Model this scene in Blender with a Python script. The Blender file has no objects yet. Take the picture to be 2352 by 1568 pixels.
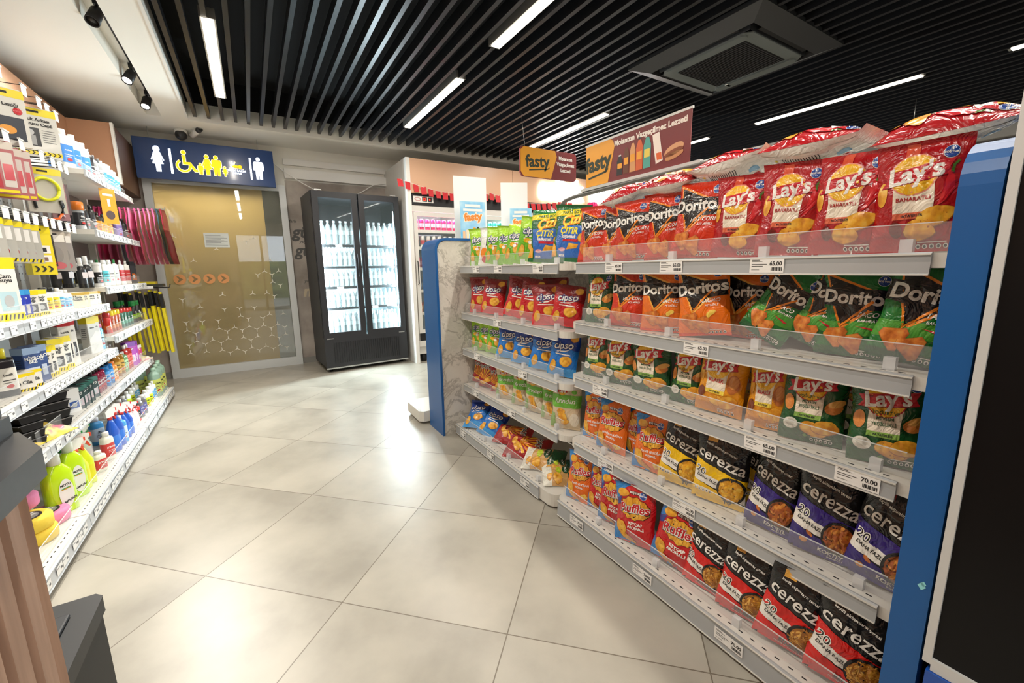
import bpy, bmesh, math, random
from mathutils import Vector, Matrix, noise
random.seed(7)
R_ = math.radians
SC = bpy.context.scene
COL = SC.collection
PI = math.pi

# ---------------------------------------------------------------- camera, world, exposure, big lights
CAM_H = 1.1514
pitch, roll, yaw = 0.1736, 0.016, 0.5497
cp, sp, cr, sr = math.cos(pitch), math.sin(pitch), math.cos(roll), math.sin(roll)
rt0 = Vector((1, 0, 0)); dn0 = Vector((0, -sp, -cp)); fw0 = Vector((0, cp, -sp))
right = cr*rt0 + sr*dn0
down = -sr*rt0 + cr*dn0
ROT = Matrix(((math.cos(yaw), math.sin(yaw), 0), (-math.sin(yaw), math.cos(yaw), 0), (0, 0, 1)))
right, down, fwd = ROT @ right, ROT @ down, ROT @ fw0
cam_d = bpy.data.cameras.new('camera'); cam = bpy.data.objects.new('camera', cam_d); COL.objects.link(cam)
cm = Matrix((right, -down, -fwd)).transposed().to_4x4(); cm.translation = Vector((0, 0, CAM_H))
cam.matrix_world = cm
cam_d.sensor_width = 36; cam_d.lens = 963.05*36/2352; cam_d.clip_start = 0.02
SC.camera = cam
SC.view_settings.view_transform = 'Standard'; SC.view_settings.look = 'None'
SC.view_settings.gamma = 1; SC.view_settings.use_curve_mapping = False
SC.view_settings.exposure = 0.0
W = bpy.data.worlds.new('world'); SC.world = W; W.use_nodes = True
W.node_tree.nodes['Background'].inputs[0].default_value = (0.85, 0.93, 1, 1)
W.node_tree.nodes['Background'].inputs[1].default_value = 3.6

def area(name, loc, sx, sy, power, col=(1, 1, 1), rot=(0, 0, 0), spread=180):
    d = bpy.data.lights.new(name, 'AREA'); d.shape = 'RECTANGLE'; d.size = sx; d.size_y = sy
    d.energy = power; d.color = col; d.spread = R_(spread)
    o = bpy.data.objects.new(name, d); o.location = loc; o.rotation_euler = rot; COL.objects.link(o); return o
ZC = 2.585
WARM = (1.0, 0.93, 0.83)
LIGHT_SPOTS = [(x, y) for x in (-0.058, 1.527, 3.05, 4.635) for y in (-2.2, -0.38, 1.36, 3.19)]  # rows over and behind the viewer, middle aisle one too: unseen, added for lighting
LIGHT_SPOTS.remove((3.05, 1.36))
for lx, ly in LIGHT_SPOTS:
    p = 20
    area('tube_light', (lx, ly+0.64, ZC-0.012), 0.05, 1.26, p, WARM)

# ---------------------------------------------------------------- materials
def lin(h):
    h = h.lstrip('#'); c = [int(h[i:i+2], 16)/255 for i in (0, 2, 4)]
    return tuple((x/12.92 if x <= .04045 else ((x+.055)/1.055)**2.4) for x in c)+(1,)
MATS = {}
def M(hexc, rough=.5, metal=0, coat=0, emit=0, alpha=1, trans=0, name=None, spec=.5):
    k = (hexc, rough, metal, coat, emit, alpha, trans)
    if k in MATS: return MATS[k]
    m = bpy.data.materials.new(name or 'paint_'+hexc.strip('#')); m.use_nodes = True
    b = m.node_tree.nodes['Principled BSDF']; c = lin(hexc)
    b.inputs['Base Color'].default_value = c; b.inputs['Roughness'].default_value = rough
    b.inputs['Metallic'].default_value = metal; b.inputs['Coat Weight'].default_value = coat
    b.inputs['Coat Roughness'].default_value = .08
    b.inputs['Specular IOR Level'].default_value = spec
    if emit: b.inputs['Emission Color'].default_value = c; b.inputs['Emission Strength'].default_value = emit
    b.inputs['Alpha'].default_value = alpha; b.inputs['Transmission Weight'].default_value = trans
    MATS[k] = m; return m
def nodes(name):
    m = bpy.data.materials.new(name); m.use_nodes = True
    return m, m.node_tree.nodes, m.node_tree.links, m.node_tree.nodes['Principled BSDF']
def ramp(N, stops):
    r = N.new('ShaderNodeValToRGB'); e = r.color_ramp.elements
    e[0].position, e[0].color = stops[0][0], lin(stops[0][1]); e[1].position, e[1].color = stops[-1][0], lin(stops[-1][1])
    for p, c in stops[1:-1]:
        x = e.new(p); x.color = lin(c)
    return r
def noisemat(name, stops, scale=5, detail=6, rough=.6, bump=0, stretch=(1, 1, 1), coat=0, dist=0, metal=0):
    m, N, L, b = nodes(name)
    tc = N.new('ShaderNodeTexCoord'); mp = N.new('ShaderNodeMapping'); mp.inputs['Scale'].default_value = stretch
    n = N.new('ShaderNodeTexNoise'); n.inputs['Scale'].default_value = scale; n.inputs['Detail'].default_value = detail
    n.inputs['Distortion'].default_value = dist
    L.new(tc.outputs['Object'], mp.inputs['Vector']); L.new(mp.outputs['Vector'], n.inputs['Vector'])
    r = ramp(N, stops); L.new(n.outputs['Fac'], r.inputs['Fac']); L.new(r.outputs['Color'], b.inputs['Base Color'])
    b.inputs['Roughness'].default_value = rough; b.inputs['Coat Weight'].default_value = coat; b.inputs['Metallic'].default_value = metal
    if bump:
        bp = N.new('ShaderNodeBump'); bp.inputs['Strength'].default_value = bump; bp.inputs['Distance'].default_value = .01
        L.new(n.outputs['Fac'], bp.inputs['Height']); L.new(bp.outputs['Normal'], b.inputs['Normal'])
    return m
def floor_mat():
    m, N, L, b = nodes('floor_tiles')
    tc = N.new('ShaderNodeTexCoord'); mp = N.new('ShaderNodeMapping'); mp.vector_type = 'TEXTURE'
    mp.inputs['Location'].default_value = (-.268, 1.853, 0); mp.inputs['Rotation'].default_value = (0, 0, -.7871)
    mp.inputs['Scale'].default_value = (.6, .6, .6)
    L.new(tc.outputs['Object'], mp.inputs['Vector'])
    s = N.new('ShaderNodeSeparateXYZ'); L.new(mp.outputs['Vector'], s.inputs[0])
    def edge(o):
        f = N.new('ShaderNodeMath'); f.operation = 'PINGPONG'; f.inputs[1].default_value = .5; L.new(o, f.inputs[0])
        l = N.new('ShaderNodeMath'); l.operation = 'LESS_THAN'; l.inputs[1].default_value = .0032; L.new(f.outputs[0], l.inputs[0]); return l
    a, c = edge(s.outputs[0]), edge(s.outputs[1])
    mx = N.new('ShaderNodeMath'); mx.operation = 'MAXIMUM'; L.new(a.outputs[0], mx.inputs[0]); L.new(c.outputs[0], mx.inputs[1])
    fl = N.new('ShaderNodeVectorMath'); fl.operation = 'FLOOR'; L.new(mp.outputs['Vector'], fl.inputs[0])
    wn = N.new('ShaderNodeTexWhiteNoise'); L.new(fl.outputs[0], wn.inputs['Vector'])
    ad = N.new('ShaderNodeVectorMath'); ad.operation = 'MULTIPLY_ADD'; ad.inputs[1].default_value = (9, 9, 9)
    L.new(wn.outputs['Color'], ad.inputs[0]); L.new(mp.outputs['Vector'], ad.inputs[2])
    n = N.new('ShaderNodeTexNoise'); n.inputs['Scale'].default_value = 1.6; n.inputs['Detail'].default_value = 7; n.inputs['Roughness'].default_value = .55
    L.new(ad.outputs[0], n.inputs['Vector'])
    r = ramp(N, [(.3, '#969186'), (.5, '#A9A498'), (.72, '#B7B1A4')]); L.new(n.outputs['Fac'], r.inputs['Fac'])
    mixc = N.new('ShaderNodeMix'); mixc.data_type = 'RGBA'; L.new(mx.outputs[0], mixc.inputs[0]); L.new(r.outputs['Color'], mixc.inputs[6])
    mixc.inputs[7].default_value = lin('#6F675A')
    L.new(mixc.outputs[2], b.inputs['Base Color']); b.inputs['Roughness'].default_value = .34
    bp = N.new('ShaderNodeBump'); bp.inputs['Strength'].default_value = .25; bp.inputs['Distance'].default_value = .002; bp.invert = True
    L.new(mx.outputs[0], bp.inputs['Height']); L.new(bp.outputs['Normal'], b.inputs['Normal'])
    return m
def marble_mat():
    m, N, L, b = nodes('marble')
    tc = N.new('ShaderNodeTexCoord')
    n = N.new('ShaderNodeTexNoise'); n.inputs['Scale'].default_value = 6.5; n.inputs['Detail'].default_value = 12; n.inputs['Roughness'].default_value = .68; n.inputs['Distortion'].default_value = .7
    L.new(tc.outputs['Object'], n.inputs['Vector'])
    r = ramp(N, [(.28, '#DDD8CE'), (.44, '#D8D2C8'), (.495, '#A8A298'), (.53, '#D6D0C6'), (.62, '#C9C3B8'), (.75, '#E2DDD4')]); L.new(n.outputs['Fac'], r.inputs['Fac'])
    L.new(r.outputs['Color'], b.inputs['Base Color']); b.inputs['Roughness'].default_value = .3
    return m
FLOOR = floor_mat(); MARBLE = marble_mat()
CONC = noisemat('concrete_wall', [(.3, '#8A8078'), (.5, '#A89E95'), (.7, '#BDB3A9')], 3.5, 9, .75, .15)
BROWN = M('#B28364', .45, name='copper_panel')
HEADER = M('#DBB090', .35, name='header_panel')
CEIL = M('#EFECE3', .8, name='ceiling_paint')
WHITE = M('#E9E7E2', .35, name='white_enamel')
SHELFW = M('#DDDAD2', .4, name='shelf_enamel')
RAIL = M('#A9ACAE', .3, coat=.3, name='grey_rail')
RAILW = M('#C2C6CB', .3, coat=.3, name='white_rail')
TAGW = M('#F2F1EE', .55, name='paper')
INK = M('#2A2A2C', .6, name='ink')
BLUEP = M('#0B5597', .38, coat=.12, name='blue_panel')
BLACKP = M('#17171A', .45, name='black_plastic')
DARKM = M('#2A2A2E', .4, metal=.3, name='dark_metal')
STEEL = M('#B9B9B6', .3, metal=.8, name='steel')
ALU = M('#CDCFCE', .4, metal=.1, name='aluminium')
def clear_mat(name, alpha, tint='#F4F6F8', rough=.04):
    m = bpy.data.materials.new(name); m.use_nodes = True; b = m.node_tree.nodes['Principled BSDF']
    b.inputs['Base Color'].default_value = lin(tint); b.inputs['Roughness'].default_value = rough; b.inputs['Alpha'].default_value = alpha
    return m
CLEAR = clear_mat('clear_plastic', .09); CLEARE = clear_mat('clear_edge', .5); GLASS = clear_mat('glass', .1, '#8FA0A4', .02)
PACK = clear_mat('clear_bag', .3)
CHIP = noisemat('chip_print', [(.3, '#C9781C'), (.5, '#E8A72A'), (.7, '#F3C653')], 45, 4, .35, coat=.4)
CHIPO = noisemat('corn_chip_print', [(.3, '#B0501A'), (.5, '#DB7E2C'), (.7, '#E9A24A')], 55, 4, .35, coat=.4)
CHIPE = M('#A8601A', .4, coat=.4)
SNACK = noisemat('snack_print', [(.3, '#A85A1E'), (.5, '#D08A33'), (.7, '#E6B256')], 70, 3, .4, coat=.4)

# ---------------------------------------------------------------- mesh helper
class MB:
    def __init__(s): s.v = []; s.f = []; s.m = []; s.sm = []; s.mats = []
    def mi(s, mat):
        if mat not in s.mats: s.mats.append(mat)
        return s.mats.index(mat)
    def add(s, vs, fs, mat, smooth=False):
        o = len(s.v); s.v += [tuple(v) for v in vs]; k = s.mi(mat)
        for f in fs: s.f.append(tuple(o+i for i in f)); s.m.append(k); s.sm.append(smooth)
        return s
    def box(s, x0, x1, y0, y1, z0, z1, mat, c=0):
        if x0 > x1: x0, x1 = x1, x0
        if y0 > y1: y0, y1 = y1, y0
        if z0 > z1: z0, z1 = z1, z0
        if c:
            return s.prism([(x0+c, y0), (x1-c, y0), (x1, y0+c), (x1, y1-c), (x1-c, y1), (x0+c, y1), (x0, y1-c), (x0, y0+c)], 'z', z0, z1, mat)
        V = [(x, y, z) for z in (z0, z1) for y in (y0, y1) for x in (x0, x1)]
        return s.add(V, [(0, 2, 3, 1), (4, 5, 7, 6), (0, 1, 5, 4), (2, 6, 7, 3), (0, 4, 6, 2), (1, 3, 7, 5)], mat)
    def prism(s, poly, ax, a, b, mat, smooth=False):
        def P(p, t):
            return {'z': (p[0], p[1], t), 'y': (p[0], t, p[1]), 'x': (t, p[0], p[1])}[ax]
        n = len(poly); V = [P(p, a) for p in poly]+[P(p, b) for p in poly]
        F = [(i, (i+1) % n, n+(i+1) % n, n+i) for i in range(n)]
        s.add(V, F, mat, smooth); return s.add(V, [tuple(range(n))[::-1], tuple(range(n, 2*n))], mat)
    def lathe(s, prof, mat, n=16, c=(0, 0, 0), sx=1, sy=1, pw=2, smooth=True, cap=True):
        V = []; F = []
        for r, z in prof:
            for i in range(n):
                t = 2*PI*i/n; cx, cy = math.cos(t), math.sin(t)
                if pw != 2: cx, cy = math.copysign(abs(cx)**(2/pw), cx), math.copysign(abs(cy)**(2/pw), cy)
                V.append((c[0]+r*sx*cx, c[1]+r*sy*cy, c[2]+z))
        for k in range(len(prof)-1):
            for i in range(n):
                j = (i+1) % n; F.append((k*n+i, k*n+j, (k+1)*n+j, (k+1)*n+i))
        if cap: F += [tuple(range(n))[::-1], tuple(range((len(prof)-1)*n, len(prof)*n))]
        return s.add(V, F, mat, smooth)
    def tube(s, pts, r, mat, n=6):
        pts = [Vector(p) for p in pts]; V = []; F = []
        for i, p in enumerate(pts):
            t = (pts[min(i+1, len(pts)-1)]-pts[max(i-1, 0)]).normalized()
            u = t.cross(Vector((0, 0, 1)));
            if u.length < .1: u = t.cross(Vector((1, 0, 0)))
            u.normalize(); w = t.cross(u)
            for k in range(n):
                a = 2*PI*k/n; V.append(p+r*(math.cos(a)*u+math.sin(a)*w))
        for i in range(len(pts)-1):
            for k in range(n):
                j = (k+1) % n; F.append((i*n+k, i*n+j, (i+1)*n+j, (i+1)*n+k))
        F += [tuple(range(n))[::-1], tuple(range((len(pts)-1)*n, len(pts)*n))]
        return s.add(V, F, mat, True)
    def decal(s, d, fn):
        for vs, fs, mat in d:
            s.add([fn(*v) for v in vs], fs, mat)
        return s
    def build(s, name, parent=None, loc=None, rot=None, bevel=0):
        me = bpy.data.meshes.new(name); me.from_pydata(s.v, [], s.f)
        for m in s.mats: me.materials.append(m)
        me.polygons.foreach_set('material_index', s.m); me.polygons.foreach_set('use_smooth', s.sm); me.update()
        o = bpy.data.objects.new(name, me); COL.objects.link(o)
        if parent: o.parent = parent
        if loc: o.location = loc
        if rot: o.rotation_euler = rot
        if bevel:
            b = o.modifiers.new('edge', 'BEVEL'); b.width = bevel; b.segments = 2; b.limit_method = 'ANGLE'
        return o
def tag(o, label, cat, group=None):
    o['label'] = label; o['category'] = cat
    if group: o['group'] = group
    return o
def empty(name, loc=(0, 0, 0), rz=0, label=None, cat=None, group=None):
    o = bpy.data.objects.new(name, None); COL.objects.link(o); o.location = loc; o.rotation_euler = (0, 0, rz); o.empty_display_size = .05
    if label: tag(o, label, cat, group)
    return o
def struct(mb, name, **k):
    o = mb.build(name, **k); o['kind'] = 'structure'; return o
def copy_tree(o, parent=None):
    c = o.copy(); COL.objects.link(c); c.parent = parent
    for ch in list(o.children): copy_tree(ch, c)
    return c
ORD = ['first', 'second', 'third', 'fourth', 'fifth', 'sixth', 'seventh', 'eighth', 'ninth', 'tenth', 'eleventh', 'twelfth', 'thirteenth', 'fourteenth',
       'fifteenth', 'sixteenth', 'seventeenth', 'eighteenth', 'nineteenth', 'twentieth', 'twenty-first', 'twenty-second', 'twenty-third'] + ['twenty-'+w for w in 'fourth fifth sixth seventh eighth ninth'.split()] + ['thirtieth'] + ['thirty-'+w for w in 'first second third fourth fifth sixth seventh eighth ninth'.split()]

# ---------------------------------------------------------------- flat shapes and text
_T = {}
def text_mesh(s, bold=.02, shear=0):
    k = (s, bold, shear)
    if k in _T: return _T[k]
    c = bpy.data.curves.new('t', 'FONT'); c.body = s; c.align_x = 'CENTER'; c.align_y = 'CENTER'; c.offset = bold; c.shear = shear
    c.resolution_u = 3; c.fill_mode = 'FRONT'; c.size = 1
    o = bpy.data.objects.new('t', c); COL.objects.link(o)
    dg = bpy.context.evaluated_depsgraph_get(); me = bpy.data.meshes.new_from_object(o.evaluated_get(dg))
    V = [(v.co.x, v.co.y) for v in me.vertices]; F = [tuple(p.vertices) for p in me.polygons]
    bpy.data.objects.remove(o); bpy.data.curves.remove(c); bpy.data.meshes.remove(me)
    _T[k] = (V, F); return _T[k]
class Flat:
    """flat print: shapes in a plane, each on its own thin layer"""
    def __init__(s): s.items = []
    def poly(s, pts, mat, layer=1):
        s.items.append(([(x, y) for x, y in pts], [tuple(range(len(pts)))], mat, layer)); return s
    def rect(s, x0, y0, x1, y1, mat, layer=1): return s.poly([(x0, y0), (x1, y0), (x1, y1), (x0, y1)], mat, layer)
    def disc(s, cx, cy, rx, ry, mat, layer=1, n=20, rot=0, wob=0):
        P = []
        for i in range(n):
            a = 2*PI*i/n; r = 1+wob*math.sin(3*a+cx*40)+wob*.6*math.sin(5*a+cy*30)
            x, y = rx*r*math.cos(a), ry*r*math.sin(a)
            P.append((cx+x*math.cos(rot)-y*math.sin(rot), cy+x*math.sin(rot)+y*math.cos(rot)))
        return s.poly(P, mat, layer)
    def text(s, t, cx, cy, size, mat, layer=3, rot=0, bold=.02, shear=0, sx=1, outline=None, ow=.05):
        for m, b, l in ([(outline, bold+ow, layer-.5)] if outline else [])+[(mat, bold, layer)]:
            V, F = text_mesh(t, b, shear); c, q = math.cos(rot), math.sin(rot)
            s.items.append(([(cx+size*(sx*x*c-y*q), cy+size*(sx*x*q+y*c)) for x, y in V], F, m, l))
        return s
    def cut(s, step, xr=(-1, 1), yr=(-.2, 2)):
        """subdivide along a grid so that the print can follow a curved face"""
        out = []; by = {}
        for V, F, m, l in s.items: by.setdefault((m, l), []).append((V, F))
        for (m, l), parts in by.items():
            bm = bmesh.new()
            for V, F in parts:
                vs = [bm.verts.new((x, y, 0)) for x, y in V]
                for f in F:
                    try: bm.faces.new([vs[i] for i in f])
                    except ValueError: pass
            big = [f for f in bm.faces if len(f.verts) > 4]
            if big: bmesh.ops.triangulate(bm, faces=big)
            xs = [v.co.x for v in bm.verts]; ys = [v.co.y for v in bm.verts]
            for ax, lo, hi in ((0, min(xs), max(xs)), (1, min(ys), max(ys))):
                t = math.floor(lo/step)*step
                while t < hi:
                    if t > lo:
                        co = (t, 0, 0) if ax == 0 else (0, t, 0); no = (1, 0, 0) if ax == 0 else (0, 1, 0)
                        bmesh.ops.bisect_plane(bm, geom=bm.verts[:]+bm.edges[:]+bm.faces[:], plane_co=co, plane_no=no, dist=1e-5)
                    t += step
            dead = [f for f in bm.faces if not (xr[0] < f.calc_center_median().x < xr[1] and yr[0] < f.calc_center_median().y < yr[1])]
            if dead: bmesh.ops.delete(bm, geom=dead, context='FACES')
            bm.verts.index_update()
            out.append(([(v.co.x, v.co.y, l) for v in bm.verts], [tuple(v.index for v in f.verts) for f in bm.faces], m))
            bm.free()
        return out
    def raw(s): return [([(x, y, l) for x, y in V], F, m) for V, F, m, l in s.items]
    def on(s, mb, org, ux, uy, nrm, eps=.0006):
        org, ux, uy, nrm = Vector(org), Vector(ux), Vector(uy), Vector(nrm)
        return mb.decal(s.raw(), lambda x, y, l: org+ux*x+uy*y+nrm*(eps*l))
# frame of the snack shelving (it stands a touch askew to the room)
GA = -0.0141
GX = Vector((math.cos(GA), math.sin(GA), 0)); GY = Vector((-math.sin(GA), math.cos(GA), 0))
def G(x, y, z): return x*GX+y*GY+Vector((0, 0, z))
# ================================================================ the room
YB = 5.86; XL = -1.5; XR = 6.9; YN = -3.2
struct(MB().box(XL-.1, XR+.1, YN-.1, 8.6, -.1, 0, FLOOR), 'floor')
# white ceiling strips round the slatted field, with the slot for the track
f = MB()
f.box(XL-.1, -.657, YN, YB, ZC, ZC+.12, CEIL); f.box(-.547, -.342, YN, YB, ZC, ZC+.12, CEIL); f.box(-.657, -.547, 5.25, YB, ZC, ZC+.12, CEIL)
f.box(-.342, XR, 5.13, YB, ZC, ZC+.12, CEIL); f.box(-.70, -.50, YN, 5.3, ZC+.119, ZC+.16, CEIL)
f.box(-.342, XR, 5.13, 5.19, ZC-.035, ZC, CEIL)
f.box(-.36, -.342, YN, 5.15, ZC-.012, ZC, WHITE)
struct(f, 'ceiling')
f = MB(); SL = M('#28292D', .34, metal=.45, name='slat_metal'); x = -.30
while x < XR-.05:
    f.box(x, x+.027, YN, 5.13, ZC, ZC+.07, SL); x += .1064
struct(f, 'ceiling_slats')
VD = M('#0B0B0D', .9, name='void_black'); f = MB(); f.box(-.36, XR, YN, 5.2, ZC+.35, ZC+.4, VD); f.box(-.37, -.343, YN, 5.2, ZC+.01, ZC+.36, VD); f.box(-.36, XR, 5.131, 5.2, ZC+.01, ZC+.36, VD); f.box(-.36, XR, YN-.02, YN, ZC+.01, ZC+.36, VD); f.box(XR-.02, XR+.02, YN, 5.2, ZC+.01, ZC+.36, VD)
struct(f, 'ceiling_void')
# walls
f = MB(); f.box(XL-.1, -.83, YB, YB+.12, 0, 2.22, CONC); f.box(.46, XR, YB, YB+.12, 0, 2.22, CONC); f.box(-.83, .46, YB, YB+.12, 2.15, 2.22, CEIL); f.box(XL-.1, XR, YB, YB+.12, 2.22, 2.7, CEIL)
struct(f, 'wall_back')
struct(MB().box(XL-.1, XL, YN, YB, 0, 2.7, CONC), 'wall_left')
GREYW = M('#A7A49E', .7, name='grey_wall')
f = MB(); f.box(XR, XR+.1, YN, YB, 0, 2.7, M('#4A4542', .7)); f.box(XR-.06, XR, YN, YB, 2.42, ZC, GREYW)
struct(f, 'wall_right')
# shop front behind the viewer: daylight through four panes
f = MB(); f.box(XL-.1, -.3, YN-.12, YN, 0, 2.7, GREYW); f.box(3.5, XR, YN-.12, YN, 0, 2.7, GREYW); f.box(-.3, 3.5, YN-.12, YN, 2.22, 2.7, GREYW)
struct(f, 'wall_front')
f = MB()
for x in (-.27, .36, 1.0, 2.0, 3.0, 3.47): f.box(x-.03, x+.03, YN-.1, YN-.02, 0, 2.22, M('#3A3B3C', .5))
f.box(-.3, 3.5, YN-.1, YN-.02, 0, .1, ALU)
struct(f, 'window_1')
struct(MB().box(-.3, 3.5, YN-.065, YN-.055, .1, 2.22, clear_mat('window_glass', .06)), 'window_1_glass')
struct(MB().box(-8, 16, YN-14, YN-.14, -.12, -.02, M('#8C8A84', .9, name='forecourt')), 'ground_outside')
HG = noisemat('hedge_green', [(.35, '#3A4A24'), (.55, '#6E8040'), (.7, '#A8A860')], 3, 6, .9)
struct(MB().box(-6, 12, YN-7.6, YN-6.8, -.1, 1.6, HG), 'hedge_outside')
# copper-brown cladding above the car-care shelving, with its return beside the glass door
struct(MB().box(XL, -1.155, YN, 5.05, 1.2, 2.42, BROWN), 'wall_cladding')
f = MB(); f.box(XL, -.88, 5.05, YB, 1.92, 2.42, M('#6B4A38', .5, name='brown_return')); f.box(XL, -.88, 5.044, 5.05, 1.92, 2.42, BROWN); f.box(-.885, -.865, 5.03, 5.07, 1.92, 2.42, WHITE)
struct(f, 'trim_1')
struct(MB().box(XL, -1.155, YN, 5.05, 0, 1.2, GREYW), 'wall_ledge')
# two long cable covers on the back wall
f = MB(); f.box(.46, 1.66, YB-.07, YB, 2.235, 2.345, WHITE); f.box(.46, 1.66, YB-.04, YB, 2.39, 2.46, WHITE)
struct(f, 'trim_2')
struct(MB().box(XL, XR, YB-.012, YB, 0, .07, M('#8E8C86', .5)), 'baseboard_back')

# ---- glass door with gold film
f = MB(); f.box(-.845, -.775, YB-.06, YB+.03, 0, 2.15, ALU); f.box(.385, .455, YB-.06, YB+.03, 0, 2.15, ALU)
f.box(-.775, .385, YB-.06, YB+.03, 2.08, 2.15, ALU); f.box(-.775, .385, YB-.06, YB+.03, 0, .10, ALU)
dr = struct(f, 'door_1')
m, N, L, b = nodes('gold_film')
b.inputs['Base Color'].default_value = lin('#A89D7E'); b.inputs['Roughness'].default_value = .35; b.inputs['Coat Weight'].default_value = 1; b.inputs['Coat Roughness'].default_value = .0; b.inputs['Coat IOR'].default_value = 2.3
tr = N.new('ShaderNodeBsdfTranslucent'); tr.inputs[0].default_value = lin('#E9DCB6')
ms = N.new('ShaderNodeMixShader'); ms.inputs[0].default_value = .5
L.new(b.outputs[0], ms.inputs[1]); L.new(tr.outputs[0], ms.inputs[2]); L.new(ms.outputs[0], N['Material Output'].inputs[0])
FILM = m
m, N, L, b = nodes('grey_film'); b.inputs['Base Color'].default_value = lin('#6E6E5E'); b.inputs['Roughness'].default_value = .4; b.inputs['Coat Weight'].default_value = 1; b.inputs['Coat Roughness'].default_value = 0; b.inputs['Coat IOR'].default_value = 2.3; FILM2 = m
f = MB(); f.box(-.775, .385, YB-.03, YB-.02, .10, 2.08, clear_mat('door_glass', .05, '#59605A', .03))
struct(f, 'door_1_glass', parent=dr)
f = MB(); f.box(-.775, .21, YB-.016, YB-.012, .10, 2.08, FILM); f.box(.21, .385, YB-.016, YB-.012, .10, 2.08, FILM2)
struct(f, 'door_1_film', parent=dr)
# stickers: three-armed stars in a honeycomb, arrow discs, the paper notice
fl = Flat(); rnd = random.Random(3); STAR = M('#F2EEE0', .5); a = .085
for i in range(-12, 14):
    for j in range(-2, 26):
        for s_ in (0, 1):
            x = i*a*math.sqrt(3)+(j % 2)*a*math.sqrt(3)/2; z = .14+j*a*1.5+(a if s_ else 0)
            if not (-.72 < x < .36 and .14 < z < 2.0): continue
            dens = .75 if z < .62 else (.5 if x > .02 and z < 1.25 else (.16 if z < 1.3 else (.3 if 1.3 < z < 1.62 else .12)))
            if abs(z-1.08) < .1 and x < .02: continue
            if rnd.random() > dens: continue
            for k in range(3):
                t = R_(90 if s_ == 0 else -90)+k*2*PI/3; d = Vector((math.cos(t), math.sin(t))); q = Vector((-d.y, d.x))
                P = [(x+q.x*.005, z+q.y*.005), (x-q.x*.005, z-q.y*.005), (x+d.x*.034-q.x*.0015, z+d.y*.034-q.y*.0015), (x+d.x*.034+q.x*.0015, z+d.y*.034+q.y*.0015)]
                fl.poly(P, STAR, 1)
for k in range(4):
    cx = -.66+k*.132; fl.disc(cx, 1.085, .055, .055, M('#DE9A5E', .5), 2, 28)
    fl.poly([(cx-.012, 1.118), (cx+.03, 1.085), (cx-.012, 1.052), (cx-.027, 1.052), (cx-.006, 1.085), (cx-.027, 1.118)], M('#8A7148', .5), 3)
fl.on(f := MB(), (0, YB-.031, 0), (1, 0, 0), (0, 0, 1), (0, -1, 0), .0005)
f.build('window_sticker', parent=dr)
f = MB(); f.box(-.395, -.165, YB-.034, YB-.031, 1.43, 1.585, M('#DDE2DE', .5))
fl = Flat()
for k in range(9): fl.rect(-.38, 1.452+k*.013, -.18-.03*(k % 3), 1.456+k*.013, M('#77797A', .6), 1)
fl.on(f, (0, YB-.034, 0), (1, 0, 0), (0, 0, 1), (0, -1, 0)); tag(f.build('paper_notice'), 'printed paper notice taped to the gold glass door', 'notice')
# corridor behind the door, lit by its own warm lamp
f = MB(); f.box(-.83, .46, 7.2, 7.3, 0, 2.5, M('#565248', .8)); f.box(-.93, -.83, YB+.12, 7.3, 0, 2.5, M('#565248', .8)); f.box(.46, .56, YB+.12, 7.3, 0, 2.5, M('#565248', .8))
f.box(-.93, .56, YB+.12, 7.3, 2.4, 2.5, CEIL)
struct(f, 'wall_corridor')
area('corridor_lamp', (-.28, YB+.24, 2.36), .9, .16, 46, (1, .88, .62), (R_(-18), 0, 0)); area('corridor_lamp', (-.2, 6.9, 2.3), .6, .6, 5, (1, .93, .8))

# ================================================================ ceiling fittings
EM = M('#FFF4DF', emit=9, name='lamp_diffuser')
L0 = None
for lx, ly in LIGHT_SPOTS:
    if L0 is None:
        t = empty('ceiling_light'); g_ = MB()
        g_.box(-.04, .04, -.01, 1.30, .004, .06, M('#8D8C88', .4, metal=.4)); g_.build('housing', t)
        d = MB(); d.prism([(-.03+.0, .0), (-.03, 1.28), (.03, 1.28), (.03, 0)], 'z', -.002, .004, EM); d.build('diffuser', t); L0 = t
    else: t = copy_tree(L0)
    t.location = (lx, ly, ZC-.004)
    row = {-2.2: 'in the unseen row added over the shop front', -.38: 'in the unseen row added before the shop front', 1.36: 'in the middle row', 3.19: 'in the row nearest the cooler wall'}[ly]
    wh = {-.058: 'above the aisle', 1.527: 'above the snack shelving', 3.05: 'beyond the snack shelving', 4.635: 'farthest from the car-care shelving'}[lx]
    tag(t, f'slim white linear light {wh}, {row}', 'light', 'linear lights between the black ceiling slats')
# cassette air conditioner
t = empty('air_conditioner', (3.03, 1.95, ZC), 0, 'black square cassette air conditioner in the slatted ceiling', 'air conditioner')
AC = M('#2E3033', .35, name='ac_plastic')
f = MB()
def frus(mb, r0, z0, r1, z1, mat):
    V = [(sx*r0, sy*r0, z0) for sx, sy in ((-1, -1), (1, -1), (1, 1), (-1, 1))]+[(sx*r1, sy*r1, z1) for sx, sy in ((-1, -1), (1, -1), (1, 1), (-1, 1))]
    mb.add(V, [(0, 1, 5, 4), (1, 2, 6, 5), (2, 3, 7, 6), (3, 0, 4, 7)], mat)
frus(f, .49, 0.02, .49, -.005, AC); frus(f, .49, -.005, .375, -.045, AC); frus(f, .375, -.045, .36, -.012, M('#0E0E10', .5)); frus(f, .335, -.012, .33, -.05, AC)
f.build('panel', t)
AC2 = M('#6A706E', .3, name='ac_grey'); f = MB(); f.box(-.33, .33, -.33, .33, -.056, -.05, AC2, .04); f.box(-.33, -.26, -.29, .29, -.066, -.056, AC2, .02); f.box(.26, .33, -.29, .29, -.066, -.056, AC2, .02); f.build('grille_frame', t)
f = MB()
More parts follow.
